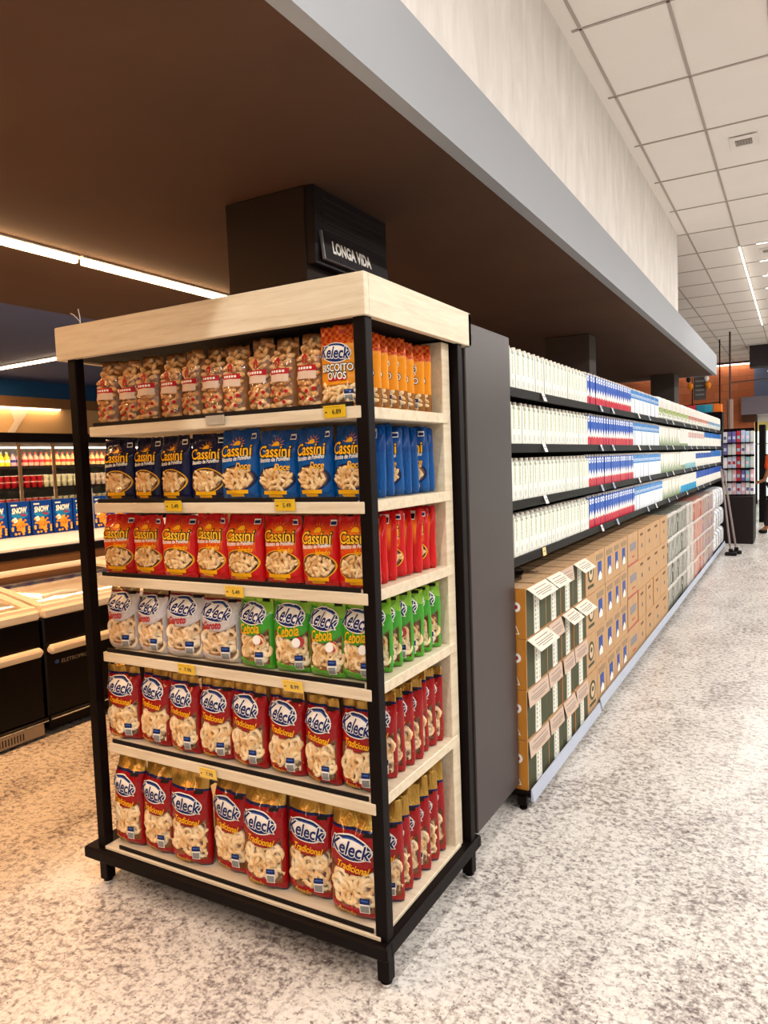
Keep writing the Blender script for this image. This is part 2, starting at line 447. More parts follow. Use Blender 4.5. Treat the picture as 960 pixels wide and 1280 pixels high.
# ceiling speaker / vent
def vent(x, y, label):
    r = empty('ceiling_vent', (x, y, 3.994))
    MB().cbox(-.10, .10, -.12, .12, -.008, 0, mat('vent_white', 'eee8e2', .8), .003).build('frame', r)
    q = MB().box(-.06, .06, -.055, .055, -.012, -.008, mat('vent_grey', '8e8580', .6))
    for i in range(6): q.box(-.055+.02*i, -.047+.02*i, -.055, .055, -.016, -.012, mat('vent_slat', 'a69d96', .5))
    q.build('grille', r); tag(r, label, 'vent', 'ceiling vents')
vent(-.385, 6.66, 'small square air vent in the near part of the tiled ceiling')
vent(-.33, 10.4, 'small square air vent farther down the tiled ceiling')

# ================================================================== END DISPLAY
XR, XL, YF, YB = -1.04, -2.29, 1.755, 2.43
SH = [1.71, 1.44, 1.178, .899, .561, .158]
ed = empty('display_shelf', (-1.67, 1.755, 0)); OX = Vector((-1.67, 1.755, 0))
tag(ed, 'tall end-of-aisle display with black posts, pale wood shelves and wooden crown', 'display shelf')
def sub(mb):
    mb.v = [(v[0]-OX.x, v[1]-OX.y, v[2]-OX.z) for v in mb.v]; return mb
for (x0, y0) in ((XL, YF), (XR-.04, YF), (XL, YB-.045), (XR-.04, YB-.045)):
    p = sub(MB().cbox(x0, x0+.04, y0, y0+.04, .018, 1.96, BLACK, .003)).build('post', ed)
    f = MB().lathe([(.014, 0), (.018, .004), (.018, .012), (.008, .014), (.008, .02)], CHROME, 12, (x0+.02-OX.x, y0+.02-OX.y, 0)).build('foot', p)
q = MB()
q.cbox(-2.345, -1.03, 1.732, 1.765, .100, .143, BLACK, .005).cbox(-2.345, -1.03, 2.425, 2.458, .100, .143, BLACK, .005)
q.cbox(-2.345, -2.29, 1.76, 2.43, .100, .143, BLACK, .005).cbox(-1.085, -1.03, 1.76, 2.43, .100, .143, BLACK, .005)
q.cbox(-2.34, -1.035, 1.737, 2.453, .139, .1445, BLACK, .002)
sub(q).build('base_frame', ed)
for i, z in enumerate(SH):
    th = .034 if i < 5 else .013
    q = MB().cbox(-2.192 if i < 5 else -2.248, -1.062, 1.752, 2.345, z-th, z, WOODX, .002)
    s_ = sub(q).build('shelf', ed)
    q = MB().cbox(-2.18, -1.09, 1.759, 1.765, z, z+.014, DARK, .001); sub(q).build('lip', s_)
sub(MB().cbox(-2.20, -1.068, 2.312, 2.372, .144, 1.955, WOODY, .002)).build('back_panel', ed)
q = MB(); q.cbox(-2.333, -1.03, 1.742, 1.766, 1.955, 2.071, WOODX, .002)
q.cbox(-1.054, -1.03, 1.766, 2.49, 1.955, 2.071, WOODY, .002).cbox(-2.333, -2.309, 1.766, 2.49, 1.955, 2.071, WOODY, .002)
q.cbox(-2.333, -1.03, 2.466, 2.49, 1.955, 2.071, WOODX, .002)
q.cbox(-2.309, -1.054, 1.766, 2.466, 1.962, 1.975, DARK, .001)
q.cbox(-2.331, -1.032, 1.744, 2.488, 2.069, 2.073, WOODX, .001)
sub(q).build('crown', ed)
# twist of wire on the crown
q = MB().tube([(-2.255, 1.80, 2.072), (-2.268, 1.80, 2.10), (-2.285, 1.79, 2.122), (-2.30, 1.79, 2.128)], .0015, WINK, 5)
q.tube([(-2.262, 1.80, 2.09), (-2.27, 1.805, 2.115), (-2.283, 1.81, 2.145)], .0015, WINK, 5)
tag(q.build('wire_tie'), 'bit of white twisted wire sticking up from the wooden crown', 'wire')

# price tags on the display
def price_tag(x, z, txt, label, clear=False):
    r = empty('price_tag', (x, 1.750, z))
    R = Matrix.Rotation(.12, 4, 'X')
    if clear:
        MB().cbox(-.038, .038, -.0055, -.002, -.017, .012, mat('pale_ticket', 'c9bda9', .3), .001, X=R).build('ticket', r)
    else:
        MB().cbox(-.037, .037, -.0055, -.002, -.018, .017, YEL, .001, X=R).build('ticket', r)
        q = MB().text(txt, .008, -.001, .03, lambda a, c: R @ Vector((a, -.0062, c)), INK, .02)
        q.box(-.031, -.024, -.0061, -.0058, -.004, .0, INK, X=R); q.box(-.031, .02, -.0061, -.0058, .012, .013, mat('ink_line', 'b48a18', .6), X=R)
        q.build('printed_price', r)
    MB().box(-.043, .043, -.0078, -.0068, -.02, .022, film_mat('clear_holder', (1, 1, 1), .08, .1, 10, .1), X=R).build('holder', r)
    tag(r, label, 'price tag', 'price tags on the display shelves')
for (x, z, t, l, c) in [(-1.145, 1.699, '6.89', 'yellow price tag on the top shelf edge near the corner post', 0), (-1.593, 1.703, '', 'pale clear-sleeved ticket on the middle of the top shelf edge', 1),
    (-1.794, 1.431, '5.49', 'yellow price tag under the navy bags, left of two on its shelf', 0), (-1.335, 1.433, '5.49', 'yellow price tag under the bright blue bags, right of two on its shelf', 0),
    (-1.55, 1.159, '5.49', 'yellow price tag under the red and orange bags', 0), (-1.776, .884, '7.98', 'yellow price tag under the silver ring bags', 0),
    (-1.336, .88, '8.99', 'yellow price tag under the green ring bags', 0), (-1.704, .539, '7.98', 'yellow price tag between the two rows of red ring bags', 0)]:
    price_tag(x, z, t, l, c)

# ================================================================== SNACK BAGS
RINGM = None
def snack_mat(name, a, b_, c_):
    g = NG(name, .55, 0, .3); f = g.noise(70, 3, .6); f2 = g.noise(16, 2)
    g.color(g.ramp(g.op('ADD', g.op('MULTIPLY', f, .4), g.op('MULTIPLY', f2, .6)), [(.35, a), (.5, b_), (.65, c_)])); g.bump(f, .4, .002); return g.m
RINGM = snack_mat('baked_ring', 'd9a45e', 'f4d8a6', 'fff0d0')
RINGW = snack_mat('pale_baked_ring', 'd8ad78', 'f2d8b0', 'fdf0d6')
FINGM = snack_mat('baked_finger', 'd8a25c', 'f4d29a', 'ffecc4')
FINGB = snack_mat('toasted_finger', 'b87434', 'e2ac6c', 'f6d8a8')
GOLD = mat('gold_foil', 'b89142', .28, .75, .15, 20)
FILM = film_mat('clear_film')
FILM2 = film_mat('clear_film_crinkled', (1, 1, 1), .09, .08, 38, 1.0)

def bag_shape(w, h, d, seed, topw=.96):
    rnd = random.Random(seed); ph = [rnd.uniform(0, 6.28) for _ in range(8)]; sk = rnd.uniform(-.006, .006)
    def half(t): return w/2*(1-.05*max(0, 1-t/.06)-(1-topw)*max(0, (t-.7)/.3)+.012*math.sin(9*t+ph[0]))
    def P(t):
        if t < .12: return .45+.55*math.sin(PI/2*max(0, t)/.12)
        if t < .68: return 1
        if t < .93: return .07+.93*(.5+.5*math.cos(PI*(t-.68)/.25))
        return .07
    def F(x, z, side=-1, sink=0.):
        t = min(1, max(0, z/h)); s_ = min(1, abs(x)/half(t))
        y = d/2*P(t)*math.sqrt(max(0, 1-s_**2.4))
        e = (1-s_**3)
        tp = max(0, (t-.66)/.34)
        wr = .0009*math.sin(70*x+40*z+ph[1])+.0008*math.sin(120*z-50*x+ph[2]) + (tp**.8)*(.0045*math.sin(65*x+18*z+ph[3])+.0028*math.sin(130*x-30*z+ph[4]))
        wr += max(0, 1-t/.09)*.003*math.sin(90*x+ph[5])
        lean = tp*.012*math.sin(ph[6]) + sk*t
        if side < 0: return -(y-sink)+lean+wr*(e+.25*tp)
        return y+lean+wr*(e+.25*tp)
    return F, half
def bag_body(mb, w, h, d, F, half, mt, sinkf=None, nu=24, nv=34):
    vs = []; n = 2*nu
    for j in range(nv+1):
        t = j/nv; z = t*h; hw = half(t)
        zz = z+(.004*math.sin(16*0+j) if 0 else 0)
        for i in range(n):
            if i < nu: s_ = -1+2*i/nu; sd = -1
            else: s_ = 1-2*(i-nu)/nu; sd = 1
            x = hw*math.sin(s_*PI/2)*.999 if abs(s_) < 1 else hw*s_
            sink = sinkf(x, z) if (sinkf and sd < 0) else 0
            vs.append((x, F(x, z, sd, sink), zz+(.003*math.sin(260*x) if t > .999 else 0)))
    fs = []
    for j in range(nv):
        for i in range(n):
            k = (i+1) % n; fs.append((j*n+i, j*n+k, (j+1)*n+k, (j+1)*n+i))
    fs.append(tuple(range(n))[::-1]); fs.append(tuple(nv*n+i for i in range(n)))
    mb.add(vs, fs, mt)
def torus(mb, c, R_, r_, M_, mt, nu=13, nv=6, squash=1.):
    vs = []; fs = []
    for i in range(nu):
        a = 2*PI*i/nu
        for j in range(nv):
            t = 2*PI*j/nv
            p = Vector(((R_+r_*math.cos(t))*math.cos(a), r_*math.sin(t), (R_+r_*math.cos(t))*math.sin(a)*squash))
            vs.append(M_ @ p+Vector(c))
    for i in range(nu):
        for j in range(nv):
            a, b_ = (i+1) % nu, (j+1) % nv; fs.append((i*nv+j, a*nv+j, a*nv+b_, i*nv+b_))
    mb.add(vs, fs, mt)
def finger(mb, c, L, r, M_, mt, bend=.15):
    pts = []; rs = []
    for k in range(6):
        t = -1+2*k/5; pts.append(Vector(c)+M_ @ Vector((t*L/2, 0, bend*L*(1-t*t)))); rs.append(r*[.5, .92, 1, 1, .92, .5][k])
    mb.tube(pts, rs, mt, 7)
def rings_part(kind_parent, F, inside, w, h, n, seed, mt, R_=.0205, r_=.0080, name='ring_snacks'):
    rnd = random.Random(seed); mb = MB(); x0 = w/2
    for (gap_, dep, tilt, cnt) in ((.95, .019, .7, n), (1.30, .0105, .28, n)):
        pts = []
        for tr in range(cnt*40):
            x = rnd.uniform(-x0, x0); z = rnd.uniform(0, h)
            if not inside(x, z): continue
            if any((x-a)**2+(z-c)**2 < (R_*gap_)**2 for a, c in pts): continue
            pts.append((x, z)); sc_ = rnd.uniform(.78, 1.06)
            M_ = Matrix.Rotation(rnd.uniform(-tilt, tilt), 3, 'X') @ Matrix.Rotation(rnd.uniform(-tilt, tilt), 3, 'Z') @ Matrix.Rotation(rnd.uniform(0, 3), 3, 'Y')
            dx = -(F(x+.01, z)-F(x-.01, z))/.02
            M_ = Matrix.Rotation(-math.atan(dx)*.8, 3, 'Z') @ M_
            torus(mb, (x, F(x, z)+dep+rnd.uniform(0, .004), z), R_*sc_, r_*rnd.uniform(.9, 1.1), M_, mt, squash=rnd.uniform(.8, 1))
            if len(pts) >= cnt: break
    return mb.build(name, kind_parent, smooth=True, fix=False)
def fingers_part(parent, F, inside, w, h, n, seed, mt, L=.032, r=.0062, flat=False, name='finger_snacks', dist=.6, sink=.006):
    rnd = random.Random(seed); mb = MB(); pts = []
    for tr in range(n*50):
        x = rnd.uniform(-w/2, w/2); z = rnd.uniform(0, h)
        if not inside(x, z): continue
        if any((x-a)**2+(z-c)**2 < (r*2*dist)**2 for a, c in pts): continue
        pts.append((x, z))
        ang = rnd.gauss(0, .38) if flat else rnd.uniform(0, PI)
        M_ = Matrix.Rotation(ang, 3, 'Y') @ Matrix.Rotation(rnd.uniform(-.3, .3), 3, 'Z') @ Matrix.Rotation(rnd.uniform(0, 6), 3, 'X')
        finger(mb, (x, F(x, z)+sink+rnd.uniform(-.0015, .002), z), L*rnd.uniform(.75, 1.2), r*rnd.uniform(.85, 1.15), M_, mt, rnd.uniform(0, .14))
        if len(pts) >= n: break
    return mb.build(name, parent, smooth=True, fix=False)
def on_front(F, off): return lambda x, z: (x, F(x, z)-off, z)
def film_patch(parent, F, xw, zb, ztop, off=.0015, mt=None, nv=12):
    q = MB(); q.grid(lambda u, v: (lambda x: (lambda z: (x, F(x, z)-off, z))(zb+(ztop(x)-zb)*v))(-xw+2*xw*u), 14, nv, mt or FILM)
    return q.build('clear_window', parent, smooth=True)

def keleck_logo(mb, cx, cz, wd, F, o=.002):
    """oval swoosh with the lettering"""
    f = lambda k: on_front(F, o+k*.0006)
    mb.polar(cx, cz, wd*.50, wd*.275, f(0), WINK, -.12)
    mb.polar(cx, cz, wd*.475, wd*.25, f(1), NAVY, -.12)
    mb.polar(cx+.01*wd, cz+.015*wd, wd*.42, wd*.195, f(2), BINK, -.12)
    mb.polar(cx+.015*wd, cz+.02*wd, wd*.40, wd*.165, f(3), WINK, -.12)
    mb.text('Keleck', cx-.01*wd, cz, wd*.92, f(4), WINK, .07, .15, -.12, 1.25, 2)
    mb.text('Keleck', cx-.01*wd, cz, wd*.92, f(6), NAVY, .022, .15, -.12, 1.25, 2)
def fact_box(mb, cx, cz, wd, hh, F, o=.0035):
    f = on_front(F, o)
    mb.grid(lambda u, v: f(cx-wd/2+wd*u, cz-hh/2+hh*v*.62), 2, 2, WINK)
    mb.grid(lambda u, v: f(cx-wd/2+wd*u, cz-hh/2+hh*(.62+.38*v)), 2, 2, NAVY)
    f2 = on_front(F, o+.0008)
    mb.grid(lambda u, v: f2(cx-wd*.42+wd*.84*u, cz-hh*.44+hh*.46*v), 2, 2, GREYINK)
    mb.grid(lambda u, v: f2(cx-wd*.35+wd*.7*u, cz+hh*.3+hh*.1*v), 2, 2, BINK)

def ring_bag_mat(name, h, w, style, zc, b_, band, gold, win=(.44, 0)):
    """printed zones of a ring bag: foil top, label, clear window, bottom band"""
    g = NG(name, .3, 0, .12, .45)
    X, Z = g.x, g.z
    E = g.ell(X, Z, 0, zc, w*.56, b_)
    nz = g.noise(30, 2, .5)
    c = g.mix(g.noise(90, 2), lin('5a3314'), lin('935c28'))                                   # dark brown base painted as the shade between the rings
    if style == 'red': side, lab, top, topl = '960810', '98070f', 'b89142', '101a50'
    elif style == 'green': side, lab, top, topl = '3f9a2a', '3f9b2c', '9ec93c', '9ec93c'
    else: side, lab, top, topl = 'b9b3b4', 'c9c3c4', 'b8a070', '7a1420'
    if style == 'silver':
        c = g.mix(g.noise(90, 2), lin('6d4320'), lin('a3733c'))  # silver bags: same painted shade between rings, a little paler
    c = g.mix(g.gt(g.op('ABSOLUTE', X), w*.445), c, lin(side))
    c = g.mix(g.lt(E, 1.0), c, lin(lab))
    c = g.mix(g.gt(Z, zc), c, lin(lab))
    if style == 'green':
        c = g.mix(g.gt(Z, g.op('ADD', zc+.02, g.op('MULTIPLY', X, -.25))), c, lin('86bd3a'))
    c = g.mix(g.gt(g.y, .002), c, lin(side if style != 'silver' else 'c4bdbd'))
    bb = g.op('ADD', band, g.op('MULTIPLY', X, -.12))
    c = g.mix(g.lt(Z, bb), c, lin('a3131b' if style == 'red' else ('57a52e' if style == 'green' else 'c8c0bf')))
    if style == 'red': c = g.mix(g.lt(Z, g.op('SUBTRACT', bb, .022)), c, lin('1b2356'))
    if style == 'red': c = g.mix(g.lt(Z, g.op('SUBTRACT', bb, .03)), c, lin('a8843a'))
    c = g.mix(g.gt(Z, gold-.008), c, lin(topl)); gtop = g.gt(Z, gold)
    c = g.mix(gtop, c, lin(top))
    if style in ('red', 'silver'):
        g.L.new(g.op('MULTIPLY', gtop, .7), g.b.inputs['Metallic'])
    g.bump(g.noise(45, 3, .6, g.vmap((1, 1, .6)), .8), .9, .006)
    return g.color(c)

def ring_bag(style, h, w, d, seed, script, zc_t, bot_t, gold_t, logo_t, script_t):
    F, half = bag_shape(w, h, d, seed)
    zc = zc_t*h; b_ = (zc_t-bot_t)*h; band = .105*h
    def lab(x, z): return (x/(w*.56))**2+((z-zc)/b_)**2
    def win(x, z, m=0.): return abs(x) < w*.44-m and z > band-.12*x+m and z < zc and lab(x, z) > 1+m*8
    mt = ring_bag_mat('printed_film_%s_%d' % (style, seed), h, w, style, zc, b_, band, gold_t*h)
    q = MB(); bag_body(q, w, h, d, F, half, mt, lambda x, z: .020 if win(x, z, .003) else 0)
    root = q.build('snack_bag', smooth=True)
    rings_part(root, F, lambda x, z: abs(x) < w*.44-.017 and band-.12*x+.016 < z < zc-.01 and lab(x, z+.019) > 1, w, zc, 46, seed, RINGM if style != 'silver' else RINGW)
    zt = lambda x: zc-b_*math.sqrt(max(0, 1-(x/(w*.56))**2))
    film_patch(root, F, w*.43, band+.002, zt, .003)
    q = MB(); keleck_logo(q, -.002, logo_t*h, w*.80, F)
    q.build('brand_logo', root)
    q = MB(); fl_ = on_front(F, .0035)
    if style == 'red': q.text(script, .006, script_t*h, w*.60, fl_, YINK, .02, .35, -.1, 1.35, 1)
    elif style == 'green':
        q.text(script, -.004, script_t*h, w*.56, fl_, YINK, .012, .3, .1, 1.5, 1)
    else: q.text(script, -.012, script_t*h, w*.48, fl_, RINK, .03, .35, .1, 1.4, 1)
    q.build('script_lettering', root); q = MB()
    if style == 'green':
        q.polar(w*.26, (script_t-.14)*h, .017, .017, on_front(F, .0025), RINK); q.polar(w*.19, (script_t-.15)*h, .016, .015, on_front(F, .0035), WINK); q.build('onion_picture', root); q = MB()
    if style == 'red': q.text('Assado', -.02, .072*h, w*.36, fl_, YINK, .02, .3, -.15, 1.3, 1); q.build('band_lettering', root); q = MB()
    q.grid(lambda u, v: on_front(F, .003)(w*.20+w*.2*u, (gold_t-.045)*h+.011*v), 2, 1, INK)
    q.build('ink_mark', root)
    q = MB(); fact_box(q, w*.24, .155*h, .030, .046, F); q.build('information_box', root)
    return Proto(root)

def fing_bag_mat(name, h, w, kind):
    g = NG(name, .28, 0, .12, .45); X, Z = g.x, g.z
    E = g.ell(X, Z, 0, .30*h, w*.40, .165*h)
    sw = g.op('ADD', E, 0)
    if kind == 'navy': base = g.mix(g.gt(Z, .9*h), lin('0b1138'), lin('0a0e2c'))
    elif kind == 'blue': base = g.mix(g.gt(Z, .62*h), lin('085094'), lin('06458a'))
    else:
        t = g.op('DIVIDE', Z, h, clamp=True)
        base = g.ramp(t, [(0, 'c4141a'), (.42, 'c91a18'), (.55, 'dd5a12'), (.68, 'ec8a16'), (.82, 'df4a14'), (.9, 'c4141a')])
        c2 = g.gt(g.op('ABSOLUTE', X), w*.40); base = g.mix(c2, base, lin('c8161a'))
    front = g.lt(g.y, .004)
    c = base
    ring1 = g.AND(g.lt(E, 1.34), front); ring0 = g.AND(g.lt(E, 1.16), front)
    c = g.mix(ring1, c, lin('e2a61c' if kind != 'blue' else '0a1a3a')); c = g.mix(ring0, c, lin('0c0d20' if kind != 'blue' else '0a2a5a'))
    c = g.mix(g.AND(g.lt(E, 1.0), front), c, lin('8a5a2a'))
    g.bump(g.noise(40, 3, .6, g.vmap((1, 1, .5)), 1.0), .9, .006)
    return g.color(c)
def sun(mb, cx, cz, r, fn):
    vs = [fn(cx, cz)]+[fn(cx+r*math.cos(PI*k/8), cz+r*math.sin(PI*k/8)) for k in range(9)]
    mb.add(vs, [(0, k+1, k+2) for k in range(8)], YINK)
    for k in range(7):
        a = PI*(.06+.147*k); c, s_ = math.cos(a), math.sin(a); n = (-s_*r*.13, c*r*.13)
        p = lambda q: (cx+c*q, cz+s_*q)
        A = p(r*1.25); B = p(r*2.0)
        mb.add([fn(A[0]-n[0], A[1]-n[1]), fn(A[0]+n[0], A[1]+n[1]), fn(*B)], [(0, 1, 2)], OINK)
def finger_bag(kind, h, w, d, seed):
    F, half = bag_shape(w, h, d, seed, .98)
    inside = lambda x, z: (x/(w*.36))**2+((z-.30*h)/(.145*h))**2 < 1
    q = MB(); bag_body(q, w, h, d, F, half, fing_bag_mat('printed_film_%s_%d' % (kind, seed), h, w, kind), lambda x, z: .009 if inside(x, z) else 0)
    root = q.build('snack_bag', smooth=True)
    fingers_part(root, F, inside, w, h, 40, seed, FINGM, .030, .0066, dist=.8, sink=.006)
    q = MB(); q.polar(0, .30*h, w*.40, .165*h, on_front(F, .004), FILM); q.build('clear_window', root, smooth=True)
    q = MB(); fn = on_front(F, .0025)
    sun(q, 0, .775*h, w*.10, fn)
    q.text('Cassini', 0, .70*h, w*.76, on_front(F, .0022), INK, .07, 0, 0, 1.2, 2)
    q.text('Cassini', 0, .70*h, w*.76, on_front(F, .0034), YINK if kind != 'redorange' else mat('amber_ink', 'f7c02a', .4), .015, 0, 0, 1.2, 2)
    q.build('brand_logo', root)
    q = MB(); q.text('Biscoito de Polvilho', 0, .585*h, w*.74, fn, WINK, .02, .3, .05, 1.3, 2)
    if kind == 'blue': q.text('Doce', .2*w, .475*h, w*.34, on_front(F, .0045), YINK, .02, .3, 0, 1.2, 1)
    if kind == 'redorange': q.text('Salgado', .18*w, .485*h, w*.36, on_front(F, .0045), YINK, .02, .3, 0, 1.2, 1)
    q.build('subtitle', root); q = MB()
    q.grid(lambda u, v: fn(-w*.27+w*.56*u, .085*h+.012*v), 6, 1, YINK)
    q.grid(lambda u, v: fn(-w*.16+w*.34*u, .045*h+.008*v), 6, 1, YINK)
    q.build('yellow_bars', root)
    q = MB(); q.grid(lambda u, v: on_front(F, .004)(w*.28+.024*u, .86*h+.018*v), 3, 2, WINK)
    q.grid(lambda u, v: on_front(F, .005)(w*.28+.002+.020*u, .86*h+.003+.010*v), 3, 2, NAVY if kind != 'navy' else INK)
    q.grid(lambda u, v: (-w*.34+.034*u, F(-w*.34+.034*u, .82*h+.03*v, 1)+.003, .82*h+.03*v), 3, 2, WINK); q.grid(lambda u, v: (-w*.34+.002+.030*u, F(-w*.34+.002+.030*u, .82*h+.003+.018*v, 1)+.0038, .82*h+.003+.018*v), 3, 2, BINK if kind == 'blue' else INK)
    q.build('information_box', root)
    return Proto(root)
def clear_bag(h, w, d, seed):
    F, half = bag_shape(w, h, d, seed, .9)
    g = NG('clear_bag_inside_%d' % seed, .4, 0, .5, .3); f = g.noise(55, 2)
    c = g.mix(f, lin('6a3a18'), lin('a87038')); zz = g.lt(g.z, .055*h)
    c = g.mix(zz, c, lin('9d1620')); g.color(c)
    q = MB(); bag_body(q, w, h, d, F, half, g.m, lambda x, z: .006 if .06*h < z < .93*h else 0)
    root = q.build('snack_bag', smooth=True)
    fingers_part(root, F, lambda x, z: abs(x) < w*.31 and .07*h < z < .93*h, w, h, 62, seed, FINGB, .038, .0088, True, dist=.95, sink=.005)
    film_patch(root, F, w*.45, .04*h, lambda x: .95*h, .0065, FILM2, 20)
    q = MB(); fn = on_front(F, .0078); fn2 = on_front(F, .0088)
    q.grid(lambda u, v: fn(-w*.36+w*.72*u, .40*h+.10*h*v), 6, 1, mat('translucent_white_print', 'dcc0a8', .5))
    q.grid(lambda u, v: fn(-w*.38+w*.76*u, .50*h+.075*h*v), 8, 2, RINK)
    q.polar(0, .455*h, w*.22, .05*h, fn, mat('translucent_white_print', 'e9d6c4', .5))
    for k in range(5): q.grid(lambda u, v: fn2(-w*.27+k*w*.11+w*.08*u, .522*h+.03*h*v), 1, 1, WINK)
    # little house mark
    q.grid(lambda u, v: fn2(-.010+.006*u, .60*h+.016*v), 1, 1, RINK); q.grid(lambda u, v: fn2(.004+.006*u, .60*h+.016*v), 1, 1, RINK)
    q.add([fn2(-.013, .60*h+.016), fn2(.013, .60*h+.016), fn2(0, .60*h+.03)], [(0, 1, 2)], RINK)
    for (a, c_) in ((-.25, .27), (.05, .24), (.28, .27), (-.1, .16), (.2, .13)):
        q.polar(a*w, c_*h, .007, .006, fn, RINK, 0, 1, 8)
    q.build('label_print', root)
    return Proto(root)
def orange_bag(h, w, d, seed):
    F, half = bag_shape(w, h, d, seed)
    g = NG('printed_film_orange_%d' % seed, .3, 0, .12, .4); X, Z = g.x, g.z
    c = g.mix(g.noise(6, 2), lin('e58a14'), lin('ee9d22'))
    ck = g.N.new('ShaderNodeTexChecker'); ck.inputs['Scale'].default_value = 90; g.L.new(g.obj, ck.inputs[0])
    ck.inputs[1].default_value = (*lin('c23a1e'), 1); ck.inputs[2].default_value = (*lin('e5762a'), 1)
    c = g.mix(g.gt(Z, .76*h), c, ck.outputs[0])
    wn = g.AND(g.lt(Z, .27*h), g.gt(Z, .02*h)); c = g.mix(wn, c, lin('9a6328')); g.bump(g.noise(40, 3, .6, None, .8), .5, .004); g.color(c)
    q = MB(); bag_body(q, w, h, d, F, half, g.m, lambda x, z: .007 if z < .26*h and z > .03*h else 0)
    root = q.build('snack_bag', smooth=True)
    fingers_part(root, F, lambda x, z: abs(x) < w*.38 and .095*h < z < .25*h, w, h, 26, seed, FINGM, .032, .0068, False, dist=.8, sink=.006)
    film_patch(root, F, w*.44, .03*h, lambda x: .27*h, .003)
    q = MB(); keleck_logo(q, -.004, .66*h, w*.74, F); q.build('brand_logo', root)
    q = MB()
    for st, zz, ww in (('BISCOITO', .475, .74), ('OVOS', .375, .44)):
        q.text(st, .0, zz*h, w*ww, on_front(F, .0024), INK, .09, 0, -.03, 1.2, 2); q.text(st, .0, zz*h, w*ww, on_front(F, .0036), WINK, .02, 0, -.03, 1.2, 2)
    q.grid(lambda u, v: on_front(F, .003)(-w*.22+w*.44*u, .315*h+.010*v), 4, 1, RINK)
    q.build('printed_words', root)
    q = MB(); fact_box(q, w*.26, .13*h, .028, .034, F); q.build('information_box', root)
    return Proto(root)

RED6 = [ring_bag('red', .345, .172, .09, s_, 'Tradicional', .66, .40, .80, .645, .475) for s_ in (11, 12, 15)]
RED5 = [ring_bag('red', .278, .166, .088, s_, 'Tradicional', .74, .44, .90, .73, .535) for s_ in (21, 22)]
SIL = [ring_bag('silver', .234, .158, .082, s_, 'Garoto', .78, .46, .93, .755, .56) for s_ in (31,)]
GRN = [ring_bag('green', .235, .162, .085, s_, 'Cebola', .78, .46, .985, .775, .57) for s_ in (41, 42)]
NAV = [finger_bag('navy', .226, .150, .075, 51)]
BLU = [finger_bag('blue', .225, .158, .078, s_) for s_ in (61, 62)]
RDO = [finger_bag('redorange', .219, .156, .078, s_) for s_ in (71, 72)]
CLR = [clear_bag(.232, .112, .075, s_) for s_ in (81, 82, 83)]
ORG = [orange_bag(.236, .145, .078, s_) for s_ in (91,)]
def bag(pl, k, x, y, z, yw, lean, sx, sy, sz, label, group):
    ro = rnd.uniform(-.018, .018)
    pl[k % len(pl)].get((x, y, z+.0008+abs(lean)*.047+abs(ro)*.09), (lean, ro, yw), (sx, sy, sz), label, 'snack bag', group)
rows = [
 (0, [-2.153, -2.047, -1.948, -1.845, -1.747, -1.659, -1.565, -1.464, -1.370, -1.273], CLR, 'clear bag of biscuit sticks with red label, {} from left on the top shelf', 'clear bags of biscuit sticks on the top shelf', .112),
 (1, [-2.128, -1.990, -1.848, -1.705], NAV, 'navy blue biscuit bag with yellow writing, {} from left on the second shelf', 'navy bags on the second shelf', .150),
 (1, [-1.562, -1.413, -1.268, -1.140], BLU, 'bright blue biscuit bag on the second shelf front, {} bright blue one from left', 'bright blue bags on the second shelf', .158),
 (2, [-2.145, -2.003, -1.850, -1.705, -1.558, -1.409, -1.260, -1.132], RDO, 'red and orange biscuit bag, {} from left on the third shelf front', 'red and orange bags on the third shelf', .156),
 (3, [-2.150, -2.004, -1.846, -1.686], SIL, 'silver snack ring bag with red script, {} from left on the fourth shelf', 'silver bags on the fourth shelf', .158),
 (3, [-1.527, -1.385, -1.250, -1.138], GRN, 'green onion ring bag on the fourth shelf front, {} green one from left', 'green bags on the fourth shelf', .162),
 (4, [-2.172, -2.018, -1.866, -1.725, -1.577, -1.427, -1.284, -1.150], RED5, 'red snack ring bag on the fifth shelf front, {} from left', 'red ring bags on the fifth shelf', .166),
 (5, [-2.180, -2.030, -1.868, -1.698, -1.535, -1.366, -1.180], RED6, 'red gold-topped snack ring bag on the bottom shelf front, {} from left', 'red ring bags on the bottom shelf', .172)]
rnd = random.Random(5)
for (si, xs, pl, lab, grp, bw) in rows:
    for i, x in enumerate(xs):
        gap = min([abs(x-q_) for q_ in xs if q_ != x] or [.15])
        sx = min(1.06, max(.82, gap/bw*1.02))
        bag(pl, i, x, 1.826+(.006 if i % 2 else 0)+(.02 if si == 5 and i > 1 and i % 2 else 0), SH[si], rnd.uniform(-.12, .12), -.03+rnd.uniform(-.02, .02),
            sx, .95, rnd.uniform(.965, 1.0 if si < 5 else 1.03), lab.format(ORD[i]), grp)
bag(ORG, 0, -1.155, 1.815, SH[0], .03, -.02, .95, .9, 1, 'orange BISCOITO OVOS bag left of the corner post on the top shelf', 'orange bags on the top shelf')
